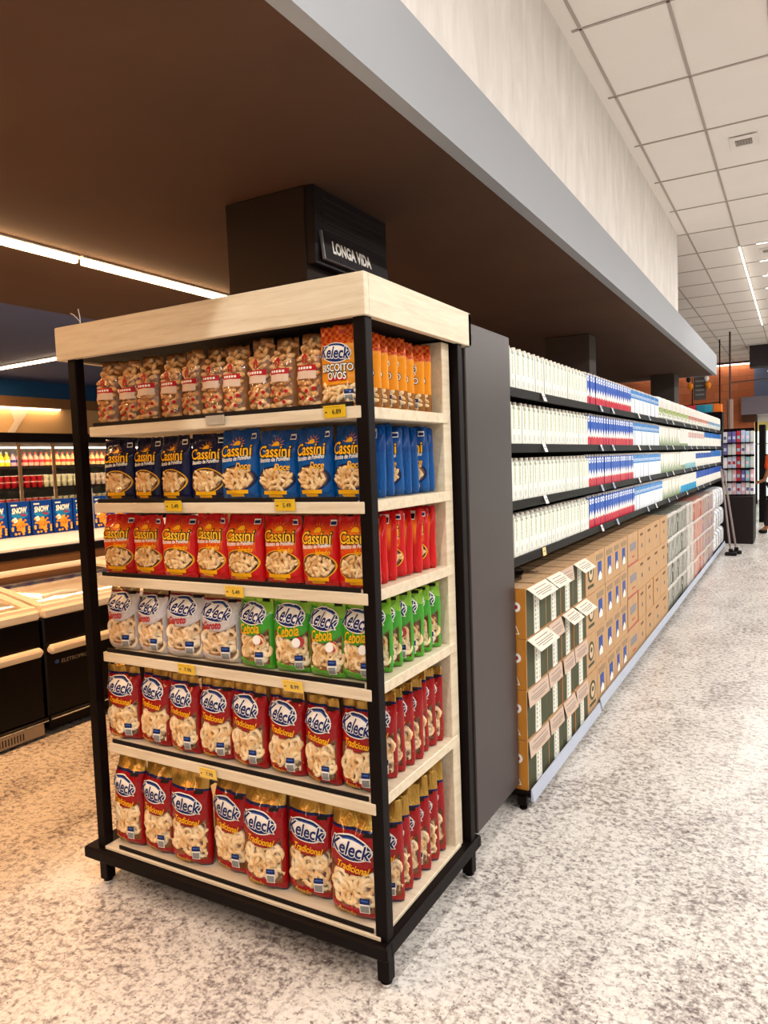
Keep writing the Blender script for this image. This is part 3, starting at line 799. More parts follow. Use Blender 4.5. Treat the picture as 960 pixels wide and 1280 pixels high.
# bags facing the aisle down the right-hand side of each shelf
side = [(0, ORG, 7, 'orange biscuit bag on the top shelf aisle side, {} behind the corner post', 'orange bags on the top shelf', 1.0),
        (1, BLU, 7, 'bright blue bag on the second shelf aisle side, {} behind the corner post', 'bright blue bags on the second shelf', 1.0),
        (2, RDO, 7, 'red orange bag on the third shelf aisle side, {} behind the corner post', 'red and orange bags on the third shelf', 1.0),
        (3, GRN, 6, 'green ring bag on the fourth shelf aisle side, {} behind the corner post', 'green bags on the fourth shelf', 1.0),
        (4, RED5, 7, 'red ring bag on the fifth shelf aisle side, {} behind the corner post', 'red ring bags on the fifth shelf', 1.0),
        (5, RED6, 6, 'red ring bag on the bottom shelf aisle side, {} behind the corner post', 'red ring bags on the bottom shelf', .97)]
for (si, pl, n, lab, grp, sz) in side:
    st = .455/n
    for i in range(n):
        yw = rnd.uniform(.26, .42)
        if si in (1, 2) and i not in (2, 5): yw += PI-.25
        bag(pl, i+1, -1.158+rnd.uniform(-.006, .006), 1.903+(i+.2)*st*.87, SH[si], yw, rnd.uniform(-.02, .05), .92, .62, sz*rnd.uniform(.94, .99), lab.format(ORD[i]), grp)
# bags sticking out on the far left side
for k, (si, pl) in enumerate(((4, RED5), (5, RED6))):
    bag(pl, 1, -2.165, 2.04, SH[si], -PI/2+.1, 0, .8, .7, .9, 'red ring bag turned to the left end of the %s shelf' % ('fifth', 'bottom')[k], 'red ring bags turned to the left end')

# ================================================================== LONG GONDOLA
GX = -1.085       # front of the milk shelves
Y0, Y1 = 2.985, 12.98
gd = empty('gondola_shelving', (-1.35, 3.0, 0)); tag(gd, 'long black metal shelving run stocked with milk, beyond the end display', 'shelving')
OX = Vector((-1.35, 3.0, 0))
sub(MB().cbox(-2.02, -1.063, 2.505, 2.983, .115, 2.055, PANEL, .004)).build('side_panel', gd)
sub(MB().box(-1.62, -1.58, 2.99, 12.98, .1, 1.9, DARK)).build('back_panel', gd)
MZ = [1.848, 1.606, 1.357, 1.108]
for z in MZ:
    q = MB().cbox(-1.60, GX+.008, Y0, Y1, z-.028, z-.004, BLACK, .003)
    s_ = sub(q).build('shelf', gd)
    sub(MB().cbox(GX+.008, GX+.016, Y0, Y1, z-.036, z+.004, BLACK, .002)).build('rail', s_)
q = MB().box(-1.60, -1.012, 2.99, 12.62, .06, .082, BLACK); sub(q).build('base_shelf', gd)
LBL = mat('silver_blue_rail', 'b9c3d6', .35, .2)
for (a, bb, z) in ((2.985, 4.24, .045), (4.26, 12.6, .062)):
    q = MB().add([(-1.008, a, z+.055), (-1.008, bb, z+.055), (-.998, bb, z), (-.998, a, z), (-1.012, a, z+.055), (-1.012, bb, z+.055), (-1.012, bb, z), (-1.012, a, z)],
                 [(0, 1, 2, 3), (4, 7, 6, 5), (0, 4, 5, 1), (3, 2, 6, 7), (0, 3, 7, 4), (1, 5, 6, 2)], LBL)
    sub(q).build('kick_rail', gd)
for y in (2.99, 4.25, 5.5, 6.75, 8.0, 9.25, 10.5, 11.75):
    q = MB().cbox(-1.075, -1.035, y, y+.03, .014, .07, BLACK, .003); q.lathe([(.018, 0), (.018, .008), (.007, .01), (.007, .03)], BLACK, 10, (-1.055, y+.015, 0))
    sub(q).build('foot', gd)

# milk cartons ---------------------------------------------------
def carton_mat(name, fn, rough=.4):
    g = NG(name, rough, 0, .12, 0); return g.color(fn(g))
def white_green(g):
    c = g.mix(g.noise(40, 2), lin('eeeee2'), lin('fbfaf2'))
    vz = g.vmap((1, 1, 1)); ch = g.noise(210, 2, .5)
    strip = g.AND(g.band(g.y, -.012, .010), g.band(g.z, .07, .168)); f = g.AND(strip, g.gt(ch, .50))
    c = g.mix(f, c, lin('7c9638'))
    top = g.AND(g.band(g.z, .155, .18), g.band(g.y, -.018, .018)); c = g.mix(g.AND(top, g.gt(g.noise(160, 1), .5)), c, lin('55603c'))
    low = g.AND(g.lt(g.ell(g.y, g.z, 0, .028, .016, .018), 1), g.gt(g.noise(140, 1), .45)); c = g.mix(g.op('MULTIPLY', low, .6), c, lin('a9adab'))
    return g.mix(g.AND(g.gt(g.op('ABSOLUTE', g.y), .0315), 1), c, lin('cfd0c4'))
def blue_red(g):
    zz = g.op('ADD', g.z, g.op('MULTIPLY', g.op('ABSOLUTE', g.y), 1.1))
    c = g.mix(g.gt(zz, .105), lin('f3eee6'), lin('1450b4'))
    c = g.mix(g.lt(g.op('SUBTRACT', g.z, g.op('MULTIPLY', g.op('ABSOLUTE', g.y), -.4)), .058), c, lin('c8142a'))
    e = g.lt(g.ell(g.y, g.z, 0, .158, .024, .017), 1); c = g.mix(e, c, lin('e6ecf6'))
    e = g.lt(g.ell(g.y, g.z, 0, .157, .012, .006), 1); c = g.mix(e, c, lin('2a5cb8'))
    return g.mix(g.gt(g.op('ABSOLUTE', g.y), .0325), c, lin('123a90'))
def sky(g):
    c = g.mix(g.gt(g.z, .115), lin('e9eef4'), lin('1b7cc9'))
    c = g.mix(g.AND(g.band(g.z, .13, .15), g.gt(g.noise(120, 1), .5)), c, lin('e9eef4'))
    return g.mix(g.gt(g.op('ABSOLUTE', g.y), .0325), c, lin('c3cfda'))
def green_base(g):
    c = g.mix(g.lt(g.op('ADD', g.z, g.op('MULTIPLY', g.y, 1.5)), .06), lin('f1eee4'), lin('6f8a5a'))
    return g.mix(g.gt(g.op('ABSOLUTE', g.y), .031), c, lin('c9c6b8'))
def plainw(colr, lo, hi):
    def f(g):
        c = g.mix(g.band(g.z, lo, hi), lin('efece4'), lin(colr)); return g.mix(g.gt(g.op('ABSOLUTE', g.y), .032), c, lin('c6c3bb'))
    return f
CAPW = mat('carton_cap_white', 'e9e2d6', .4)
def carton(mt, hgt=.186, cap=True):
    q = MB().add([(0, -.034, 0), (0, .034, 0), (-.062, .034, 0), (-.062, -.034, 0), (0, -.034, hgt*.93), (0, .034, hgt*.93), (-.062, .034, hgt), (-.062, -.034, hgt)],
                 [(0, 3, 2, 1), (4, 5, 6, 7), (0, 1, 5, 4), (1, 2, 6, 5), (2, 3, 7, 6), (3, 0, 4, 7)], mt)
    r = q.build('milk_carton')
    m_ = MB().lathe([(.013, 0), (.013, .013), (.011, .015)], CAPW, 10, (-.024, 0, hgt*.945)); m_.build('cap', r)
    return Proto(r)
KW, KB, KS, KG = carton(carton_mat('carton_white_green', white_green)), carton(carton_mat('carton_blue_red', blue_red), .19), carton(carton_mat('carton_sky', sky), .19), carton(carton_mat('carton_green_base', green_base), .185)
SHN = ['top', 'second', 'third', 'lowest']
runs = {0: [(KW, 2.99, 4.39), (KB, 4.39, 5.70), (KS, 5.70, 6.95)],
        1: [(KW, 2.99, 4.39), (KB, 4.39, 5.76), (KS, 5.76, 6.95), (KG, 6.95, 8.3)],
        2: [(KW, 2.99, 4.39), (KB, 4.39, 5.76), (KS, 5.76, 7.02), (KG, 7.02, 8.3)],
        3: [(KW, 2.99, 4.39), (KB, 4.39, 5.78), (KS, 5.78, 7.1), (KG, 7.1, 8.3)]}
desc = {id(KW): ('white milk carton with green upright lettering', 'white milk cartons'), id(KB): ('blue, white and red milk carton', 'blue and red milk cartons'),
        id(KS): ('milk carton with a sky blue upper half', 'sky blue milk cartons'), id(KG): ('white milk carton with a green foot', 'green-footed milk cartons')}
for si, L in runs.items():
    for (pr, a, bb) in L:
        n = round((bb-a)/.0700); st = (bb-a)/n; d_ = desc[id(pr)]
        for i in range(n):
            pr.get((GX-.002+rnd.uniform(-.004, .0), a+(i+.5)*st, MZ[si]), (0, 0, rnd.uniform(-.03, .03)), None,
                   '%s on the %s milk shelf' % (d_[0], SHN[si]), 'carton', '%s on the %s milk shelf' % (d_[1], SHN[si]))
# distant cartons: one object
q = MB(); far = {1: [(plainw('8aa07a', 0, .03), 8.3, 8.9, 'fa'), (plainw('d9b9b4', .1, .16), 8.9, 10.6, 'fb'), (plainw('1c6fc0', .12, .19), 10.6, 12.97, 'fc')],
       2: [(plainw('8aa07a', 0, .05), 8.3, 8.7, 'fd'), (plainw('8fc3cf', 0, .06), 8.7, 9.6, 'fe'), (plainw('1c52b0', .10, .165), 9.6, 11.4, 'ff'), (plainw('1c6fc0', .10, .19), 11.4, 12.97, 'fg')],
       3: [(plainw('1aa0d6', 0, .075), 8.3, 9.65, 'fh'), (plainw('1a4fb4', .105, .19), 9.65, 12.97, 'fi')]}
for si, L in far.items():
    for (fn, a, bb, nm) in L:
        g = NG('far_carton_'+nm, .4, 0, .12); zl = g.op('SUBTRACT', g.z, MZ[si])
        lo, hi, cc = [(0, .03, '8aa07a'), (.1, .16, 'd9b9b4'), (.12, .19, '1c6fc0'), (0, .05, '8aa07a'), (0, .06, '8fc3cf'), (.10, .165, '1c52b0'), (.10, .19, '1c6fc0'), (0, .075, '1aa0d6'), (.105, .19, '1a4fb4')][ord(nm[1])-97]
        g.color(g.mix(g.band(zl, lo, hi), lin('efece4'), lin(cc)))
        n = round((bb-a)/.07)
        for i in range(n):
            y = a+(i+.5)*(bb-a)/n; q.box(-1.149, GX-.002-.004*(i % 2), y-.0325, y+.0325, MZ[si]+.0005, MZ[si]+.188, g.m)
tag(q.build('milk_carton'), 'far milk cartons filling the distant half of the shelving run', 'carton', None, 'stuff')
# shrink-wrapped packs on the top shelf
def pack_mat(nm, col, col2):
    g = NG('wrapped_pack_'+nm, .3, 0, .2, .2); c = g.mix(g.noise(14, 3), lin('e6e2d8'), lin('f5f2ea'))
    c = g.mix(g.AND(g.band(g.z, .055, .105), g.gt(g.noise(22, 2, .5, g.vmap((1, 1, 2))), .45)), c, lin(col)); c = g.mix(g.AND(g.band(g.z, .035, .052), g.gt(g.noise(30, 2), .5)), c, lin(col2))
    g.bump(g.noise(20, 3), .5, .006); return g.color(c)
protos = []
for nm, c1, c2 in (('green', '93a94e', '6a7260'), ('red', 'b9564c', '8d7a88'), ('blue', '3f78b0', '5a8fa8')):
    q = MB()
    def fn(u, v):
        t = 2*PI*v; s_ = lambda a: math.copysign(abs(a)**.35, a)
        e = 1-.12*abs(2*u-1)**6
        return (-.09+.09*s_(math.cos(t))*e, -.148+.296*u, .105+.105*s_(math.sin(t))*e)
    q.grid(fn, 12, 28, pack_mat(nm, c1, c2))
    q.f += [list(range(0, 13*28, 13))[::-1], [i+12 for i in range(0, 13*28, 13)]]; q.mi += [0, 0]
    protos.append(Proto(q.build('carton_pack', smooth=True)))
for i in range(20):
    y = 7.1+.2985*i
    protos[0 if i < 7 else (1 if i < 14 else 2)].get((GX-.002, y, MZ[0]), (0, 0, 0), None, 'white shrink-wrapped pack on the top milk shelf, %s from the near end' % ORD[i], 'pack', 'wrapped packs on the top milk shelf')
# shelf talkers on the milk rails
def milk_tag(y, z, k, yellow=False):
    r = MB(); X = Matrix.Rotation(-.35 if not yellow else -.1, 4, 'Y')
    r.box(.0, .0015, -.022, .022, -.042, .0, mat('blue_grey_ticket', 'a9b3cc', .3) if k % 3 else mat('white_ticket', 'e8e4e2', .4), X=X) if not yellow else r.box(0, .0015, -.025, .025, -.04, .0, mat('pale_yellow_ticket', 'e9d08a', .4), X=X)
    r.box(.0016, .002, -.015, .015, -.022, -.016, GREYINK, X=X)
    o = r.build('price_tag'); o.location = (GX+.017, y, z+.004); return o
for si, z in enumerate(MZ):
    ys = [3.45, 4.62, 4.95, 5.85, 6.3, 7.2, 7.6, 8.4, 9.0, 9.5, 10.2, 10.9, 11.8] if si < 3 else [4.6, 5.05, 6.2, 6.6, 7.3, 7.8, 8.6, 9.6, 10.2, 11.0]
    for k, y in enumerate(ys):
        o = milk_tag(y, z, k); tag(o, 'small ticket clipped to the %s milk shelf rail, %s from near end' % (SHN[si], ORD[k]), 'price tag', 'tickets on the milk rails')
o = milk_tag(3.42, MZ[3], 0, True); tag(o, 'pale yellow ticket under the white milk cartons on the lowest milk rail', 'price tag')

# crates and boxes below ------------------------------------------
BX = -1.023
g = NG('kraft_cardboard', .8, 0, .1); g.color(g.mix(g.noise(25, 4, .6, g.vmap((1, 1, .3))), lin('b4916b'), lin('c9a680'))); KRAFT = g.m
g = NG('orange_kraft_cardboard', .8, 0, .1); g.color(g.mix(g.noise(25, 4), lin('b5762c'), lin('c48438'))); KRAFTO = g.m
g = NG('pale_kraft', .8); g.color(g.mix(g.noise(25, 4), lin('d0b494'), lin('dcc4a4'))); KRAFTP = g.m
DGREEN = mat('dark_olive_print', '474b34', .6); FLAPM = mat('pinkish_card', 'cdb4a2', .7); FLAPW = mat('white_card', 'e8dccb', .7)
REDT = mat('red_tape', 'b03a34', .4); BLUEP = mat('blue_box_print', '234a9c', .5)
CH = .2255; BZ = .083
def crate_base(w_, h_=CH-.003, d_=.38, front=KRAFT, side=KRAFT):
    q = MB(); q.box(-d_, 0, -w_/2, w_/2, 0, h_, side)
    q.cbox(-.003, .0008, -w_/2+.001, w_/2-.001, .001, h_-.001, front, .001)
    q.box(-d_, -.001, -w_/2, w_/2, h_-.001, h_+.0004, KRAFT)
    q.box(-d_, -.004, -.012, .012, h_, h_+.0006, mat('box_seam', '7a5836', .7))
    return q
def side_marks(q, w_):
    q.polar(-.045, .14, .022, .022, lambda a, c: (a, -w_/2-.0012, c), WINK, 0, 1, 14); q.polar(-.045, .14, .010, .010, lambda a, c: (a, -w_/2-.002, c), RINK, 0, 1, 10)
    q.add([(-.06, -w_/2-.0012, .02), (-.03, -w_/2-.0012, .02), (-.045, -w_/2-.0012, .06)], [(0, 1, 2)], WINK)
    q.add([(-.055, -w_/2-.002, .024), (-.035, -w_/2-.002, .024), (-.045, -w_/2-.002, .052)], [(0, 1, 2)], KRAFTO)
def crate_open(w_, flap, proto=True):
    q = crate_base(w_, front=KRAFT, side=KRAFTO); side_marks(q, w_)
    q.box(.0008, .0022, -w_/2+.006, w_/2-.004, .004, CH-.012, DGREEN)
    r = q.build('milk_crate')
    CW = mat('carton_strip_white', 'eceade', .5)
    f = MB().box(.0022, .006, -.042, .030, .004, CH-.014, CW)
    for k in range(9): f.box(.006, .0065, -.030, -.018, .02+.02*k, .032+.02*k, GINK if k % 2 else GREYINK); f.box(.006, .0064, .008, .013, .015+.021*k, .03+.021*k, GREYINK)
    f.build('carton_front', r)
    R_ = {'out': .95, 'down': .10, 'low': .28}[flap]
    X = Matrix.Translation((.004, 0, CH-.006)) @ Matrix.Rotation(R_, 4, 'Y').inverted()
    fl_ = MB(); hh = .075
    fl_.box(0, .0022, -w_/2+.008, w_/2-.008, -hh, 0, FLAPW if flap == 'out' else FLAPM, X=X)
    for zz, x0, x1 in ((-.018, -.6, .6), (-.035, -.75, .75), (-.045, -.75, .75), (-.055, -.5, .5)):
        fl_.box(.0023, .0028, x0*w_/2, x1*w_/2, zz-.004, zz, mat('flap_print', '8d8278', .6), X=X)
    fl_.build('flap', r)
    return r
def crate_emblem(w_):
    q = crate_base(w_, front=KRAFT, side=KRAFTO); r = q.build('milk_crate')
    f = MB(); fn = lambda a, c: (.0022, a, c)
    f.polar(0, .12, w_*.3, .055, fn, DGREEN, 0, 1, 20); f.polar(0, .12, w_*.2, .04, lambda a, c: (.003, a, c), KRAFTP, 0, 1, 20); f.polar(0, .128, w_*.1, .016, lambda a, c: (.0036, a, c), DGREEN, 0, 1, 12)
    f.box(.0016, .0026, -w_*.3, w_*.3, .035, .052, DGREEN); f.build('printed_emblem', r); return r
def crate_blue(w_):
    q = crate_base(w_); r = q.build('milk_crate'); f = MB()
    f.box(.0012, .003, -w_*.19, w_*.17, .045, .155, BLUEP); f.add([(.0036, -w_*.19, .045), (.0036, w_*.17, .045), (.0036, w_*.17, .075), (.0036, 0, .10), (.0036, -w_*.19, .07)], [(0, 1, 2, 3, 4)], WINK)
    f.build('window_print', r)
    f = MB(); f.box(.0012, .0024, -w_*.34, w_*.34, .168, .200, mat('crate_print', '9c8468', .7)); f.build('printed_words', r); return r
def crate_tape(w_):
    q = crate_base(w_, front=KRAFT); q.box(.0008, .0018, -w_/2, w_/2, .0, .014, REDT); r = q.build('cardboard_box'); f = MB()
    f.box(.0012, .0024, -w_*.28, w_*.30, .10, .155, mat('grey_blue_print', '8d8a90', .7)); f.box(.0012, .0024, -w_*.1, w_*.15, .05, .06, RINK); f.build('printed_words', r); return r
def crate_plain(w_):
    q = crate_base(w_, front=KRAFT, side=KRAFTO); r = q.build('cardboard_box'); f = MB()
    f.box(.0012, .0024, -w_*.22, w_*.12, .172, .190, mat('brown_print', '6d4c34', .7)); f.lathe([(.018, 0), (.018, .001)], mat('dark_blue_print', '4c5468', .7), 10, X=Matrix.Translation((.0012, 0, .095)) @ Matrix.Rotation(PI/2, 4, 'Y'))
    f.build('printed_mark', r); return r
def pack_shrink(w_, a, b_, nm):
    g = NG('shrink_pack_'+nm, .3, 0, .2, .2); n = g.noise(18, 3, .6, g.vmap((1, 1.2, .6))); c = g.mix(g.op('MULTIPLY', g.gt(n, .5), .85), lin(a), lin(b_))
    c = g.mix(g.band(g.z, CH-.035, CH-.01), c, lin('d8d2ca')); c = g.mix(g.op('MULTIPLY', g.lt(g.op('FRACT', g.op('MULTIPLY', g.y, 14)), .12), .6), c, lin('4a4640')); g.bump(n, .6, .006); g.color(c)
    q = MB(); d_ = .36
    q.cbox(-d_, 0, -w_/2, w_/2, 0, CH-.003, g.m, .012); r = q.build('carton_pack')
    return r
def bulge(w_, hh):
    g = NG('white_shrink_wrap_%d' % int(w_*1000), .25, 0, .5, .6); n = g.noise(12, 3); c = g.mix(n, lin('cfd3da'), lin('eef0f2')); c = g.mix(g.AND(g.gt(g.noise(9, 2), .62), 1), c, lin('7f9ab0')); g.bump(n, .8, .012); g.color(c)
    q = MB()
    def fn(u, v):
        t = 2*PI*v; s_ = lambda a: math.copysign(abs(a)**.45, a)
        e = 1-.16*abs(2*u-1)**5
        return (-.17+.19*s_(math.cos(t))*e, -w_/2+w_*u, hh/2+hh/2*s_(math.sin(t))*e)
    q.grid(fn, 12, 28, g.m); q.f += [list(range(0, 13*28, 13))[::-1], [i+12 for i in range(0, 13*28, 13)]]; q.mi += [0, 0]
    return q.build('carton_pack', smooth=True)
LV = ['bottom', 'third', 'second', 'top']
def stack(maker, a, bb, label, grp, cat='box', rows_=4, jit=.006, proto=None, toprow=True):
    p = proto or Proto(maker(bb-a-.006))
    for k in range(rows_):
        p.get((BX-.002-rnd.uniform(0, jit), (a+bb)/2+rnd.uniform(-.002, .002), BZ+.0005+k*CH), (0, 0, rnd.uniform(-.012, .012)), None, label.format(LV[k]), cat, grp)
cols = [(3.0, 3.30), (3.30, 3.54), (3.54, 3.765), (3.765, 4.03)]
pat = [['down', 'down', 'out', 'out'], ['down', 'down', 'low', 'out'], ['low', 'down', 'out', 'down'], ['down', 'down', 'out', 'out']]
cp = {}
for ci, (a, bb) in enumerate(cols):
    for k in range(4):
        fl_ = pat[ci][k]; key = (round(bb-a, 3), fl_)
        if key not in cp: cp[key] = Proto(crate_open(bb-a-.006, fl_))
        cp[key].get((BX-.002-rnd.uniform(0, .006), (a+bb)/2, BZ+.0005+k*CH), (0, 0, rnd.uniform(-.015, .015)), None,
                    'open-fronted olive milk crate with paper flap, %s near column, %s of its stack' % (ORD[ci], LV[k]), 'crate', 'open-front milk crates')
stack(crate_emblem, 4.03, 4.25, 'brown milk crate with an oval emblem beside the open-front crates, {} of its stack', 'emblem crates', 'crate')
for ci, (a, bb) in enumerate([(4.255, 4.50), (4.50, 4.74), (4.74, 4.93), (4.93, 5.17)]):
    stack(crate_blue, a, bb, 'milk crate with blue and white window, '+ORD[ci]+' such column, {} of its stack', 'blue-window crates', 'crate')
stack(crate_tape, 5.175, 5.55, 'kraft box with red tape along its edge, {} of its stack', 'red-taped boxes')
for ci, (a, bb) in enumerate([(5.555, 5.86), (5.86, 6.19), (6.19, 6.56), (6.56, 6.955)]):
    stack(crate_plain, a, bb, 'plain kraft box with small dark mark, '+ORD[ci]+' such column, {} of its stack', 'plain kraft boxes')
k = 0
for (a, bb, n, c1, c2, nm, lb) in [(6.96, 8.28, 4, 'a8a69a', '4e5244', 'olive', 'olive and white wrapped carton pack'), (8.29, 8.90, 2, 'e0dad2', 'b3aaa0', 'pale', 'pale wrapped carton pack'),
                               (8.91, 9.84, 3, 'd8a694', 'b8604e', 'pink', 'pink wrapped carton pack'), (9.85, 11.14, 4, 'c7ad86', '8c7aa2', 'violet', 'violet and tan wrapped carton pack')]:
    st = (bb-a)/n; pp = Proto(pack_shrink(st-.006, c1, c2, nm))
    for i in range(n):
        stack(None, a+i*st, a+(i+1)*st, lb+', '+ORD[i]+' such column, {} of its stack', lb+'s', 'pack', 4, .015, pp)
pp = None
for i in range(4):
    a = 11.16+i*.36
    if pp is None: pp = Proto(bulge(.35, .30))
    for k in range(3): pp.get((BX-.012, a+.18, BZ+k*.301), (0, 0, 0), None, 'bulging white shrink-wrapped pack, %s column of them, %s of its stack' % (ORD[i], ['bottom', 'middle', 'top'][k]), 'pack', 'bulging white packs')
# torn dark film lying on the crates
q = MB(); q.grid(lambda u, v: (-1.28+.16*u+.02*math.sin(7*v), 3.05+.42*v, BZ+4*CH+.012+.018*math.sin(9*u+5*v)*math.sin(PI*u)+.012*math.sin(11*v)), 12, 18, film_mat('torn_wrap', (.35, .33, .36), .35, .2, 30, 1))
tag(q.build('torn_plastic_wrap'), 'crumpled dark plastic wrap lying on top of the nearest crates', 'plastic wrap')

# sign on the column
r = empty('aisle_sign', (-1.93, 2.765, 2.45)); SGN = mat('sign_black', '1a1214', .5)
q = MB().cbox(.0, .05, .0, .66, .0, .345, SGN, .004)
for k in range(5): q.cbox(.05, .056, .06, .63, .16+.035*k, .166+.035*k, mat('sign_rib', '2a1e20', .5), .001)
q.build('board', r)
X = Matrix.Translation((.075, .0, .025)) @ Matrix.Rotation(-.12, 4, 'Y')
q = MB().cbox(-.012, 0, .04, .63, 0, .125, SGN, .002, X=X); q.box(-.012, .002, .036, .042, -.002, .127, GREYMET, X=X); q.box(-.012, .002, .04, .63, -.004, 0, mat('sign_edge', '6b6064', .4), X=X)
pl = q.build('name_plate', r)
MB().text('LONGA VIDA', .285, .066, .34, lambda a, c: X @ Vector((.0015, a, c)), WINK, .045, 0, 0, 1.3).build('lettering', pl)
tag(r, 'black sign reading LONGA VIDA on the column over the display', 'sign')

# ================================================================== LEFT SIDE: FREEZERS
FX = -3.87; FBL = mat('freezer_black', '0a0303', .35, 0, .1, 5, .2); GLS = film_mat('freezer_glass', (.97, .95, .92), .2, .05, 3, .05, (1, 1, 1))
INT = mat('freezer_lining', 'faf6ea', .5)
def freezer(y0, y1, label, curved):
    r = empty('chest_freezer', (FX, y0, 0)); L = y1-y0-.01
    q = MB().cbox(-.92, 0, 0, L, .11, .70, FBL, .01); q.box(-.9, -.03, 0.02, L-.02, .02, .11, mat('toe_kick', '1c1412', .7)); q.build('body', r)
    q = MB(); q.cbox(-.93, -.86, -.0, L, .70, .76, CREAM, .01); q.cbox(-.07, .012, 0, L, .70, .755, CREAM, .012)
    q.cbox(-.92, -.02, .003, .06, .702, .752, CREAM, .01).cbox(-.92, -.02, L-.06, L-.003, .702, .752, CREAM, .01); q.box(-.88, -.05, .04, L-.04, .71, .725, INT)  # lining raised and whitened to stand in for lamp reflection on the glass
    q.build('rim', r)
    def lid(u, v, off=0):
        x = -.035-.83*u; return (x, v, .757+.115*math.sin(u*PI/2)**.9+off)
    for k in range(2):
        a, c = .004+k*(L-.008)/2, .004+(k+1)*(L-.008)/2-.004
        q = MB(); q.grid(lambda u, v: lid(u, a+(c-a)*v), 10, 2, GLS); gl = q.build('glass_lid', r, smooth=True)
        q = MB()
        for yy in (a+.025, c-.025): q.tube([lid(i/10, yy) for i in range(11)], .022, CREAM, 6)
        for i_ in (0, 10): q.tube([lid(i_/10, a), lid(i_/10, c)], .022, CREAM, 6)
        q.tube([Vector(lid(.12, a+.1))+Vector((0, 0, .02)), Vector(lid(.12, a+.22))+Vector((0, 0, .03)), Vector(lid(.12, a+.34))+Vector((0, 0, .02))], .012, WHITEP, 6)
        q.build('frame', gl)
    for k in range(7):
        pass
    q = MB(); n = 10
    for yy in (0,):
        pts = [(.018, .03+i*(L-.06)/1, .512) for i in (0, 1)]
        q.tube([(.02, .012, .512), (.02, .03, .512), (.02, L-.03, .512), (.02, L-.012, .512)], [.014, .029, .029, .014], CREAM, 12)
    q.build('bumper', r)
    MB().tube([(.012, .0, .10), (.012, L, .10)], .012, CHROME, 8).build('chrome_strip', r)
    q = MB().box(-.02, .004, L-.9, L-.02, .015, .082, mat('vent_beige', 'b9a78e', .5))
    for i in range(40): q.box(.004, .006, L-.86+i*.018, L-.853+i*.018, .028, .068, mat('vent_dark', '4a3c30', .6))
    q.build('vent_panel', r)
    if not curved:
        MB().text('ELETROPRO', .20, .422, .19, lambda a, c: (.0015, a, c), mat('silver_letters', 'a89c90', .3, .5), .01, .2, 0, .9).build('lettering', r)
        MB().polar(.075, .425, .016, .012, lambda a, c: (.0015, a, c), BINK, 0, 1, 12).build('emblem', r)
    tag(r, label, 'freezer', 'island freezers on the left')
freezer(.66, 2.675, 'black chest freezer with a curved glass lid at the left edge of the photo', True)
freezer(2.685, 4.70, 'black chest freezer lettered ELETROPRO, just behind the left post', False)
freezer(4.71, 6.7, 'black chest freezer farther along, hidden behind the display', True)
# food in the freezers
# raised shelf behind the freezers with boxes
r = empty('freezer_top_shelf', (-4.8, .7, 0)); OX = Vector((-4.8, .7, 0))
q = MB().cbox(-4.84, -4.80, .7, 6.7, .76, .96, mat('brown_glass_guard', '6d4c30', .2), .003); sub(q).build('guard', r)
q = MB().cbox(-4.84, -4.785, .7, 6.7, .955, 1.012, FBL, .004); sub(q).build('rail', r)
q = MB().box(-5.7, -4.84, .7, 6.7, .1, .95, FBL); sub(q).build('body', r)
q = MB().cbox(-5.5, -4.80, .7, 6.7, 1.012, 1.03, WHITEP, .003); q.add([(-4.80, .7, 1.03), (-4.80, 6.7, 1.03), (-5.12, 6.7, 1.075), (-5.12, .7, 1.075), (-5.5, .7, 1.075), (-5.5, 6.7, 1.075), (-5.5, 6.7, 1.03), (-5.5, .7, 1.03)],
    [(0, 1, 2, 3), (3, 2, 5, 4), (4, 5, 6, 7), (0, 3, 4, 7), (1, 6, 5, 2)], WHITEP)
sub(q).build('shelf', r)
for yy in (4.1345, 2.2): sub(MB().cbox(-5.25, -5.19, yy, yy+.011, 1.07, 1.42, GREYMET, .002)).build('bracket', r)
tag(r, 'raised white shelf with black rail behind the freezers, holding blue cereal boxes', 'shelf')
# cereal boxes
def cereal():
    g = NG('blue_cereal_print', .35, 0, .15, .1); c = g.mix(g.gt(g.z, .06), lin('12307a'), lin('0f3f96')); c = g.mix(g.lt(g.ell(g.y, g.z, 0, .175, .07, .035), 1), c, lin('1f7fb8')); g.color(c)
    r = MB().cbox(-.07, 0, -.088, .088, 0, .275, g.m, .002).build('cereal_box')
    q = MB(); fn = lambda a, c: (.0035, a, c)
    q.text('SNOW', -.004, .206, .125, lambda a, c: (.003, a, c), NAVY, .10, .15, .06, 1.5); q.text('SNOW', -.004, .206, .125, lambda a, c: (.0045, a, c), WINK, .05, .15, .06, 1.5)
    q.text('Flakes', .03, .170, .05, lambda a, c: (.0045, a, c), RINK, .03, .2, 0, 1.3); q.box(.001, .003, -.07, -.02, .242, .254, WINK)
    q.build('lettering', r)
    q = MB(); rn = random.Random(3); OF = snack_mat('golden_flake', 'c9781c', 'e89a2e', 'f6c25c')
    for i in range(70):
        a = rn.gauss(0, .032); c = rn.uniform(.02, .135); a = max(-.068, min(.068, a*(1.25 if c < .06 else 1)))
        q.lathe([(.004, 0), (.011, .003), (.008, .008)], OF, 7, X=Matrix.Translation((.001, a, c)) @ Matrix.Rotation(PI/2+rn.uniform(-.3, .3), 4, 'Y'))
    for i in range(9): q.lathe([(.004, 0), (.010, .003), (.006, .009)], WINK, 7, X=Matrix.Translation((.003, rn.uniform(-.06, -.02), rn.uniform(.11, .145))) @ Matrix.Rotation(PI/2, 4, 'Y'))
    q.build('flakes_picture', r); return Proto(r)
cb = cereal()
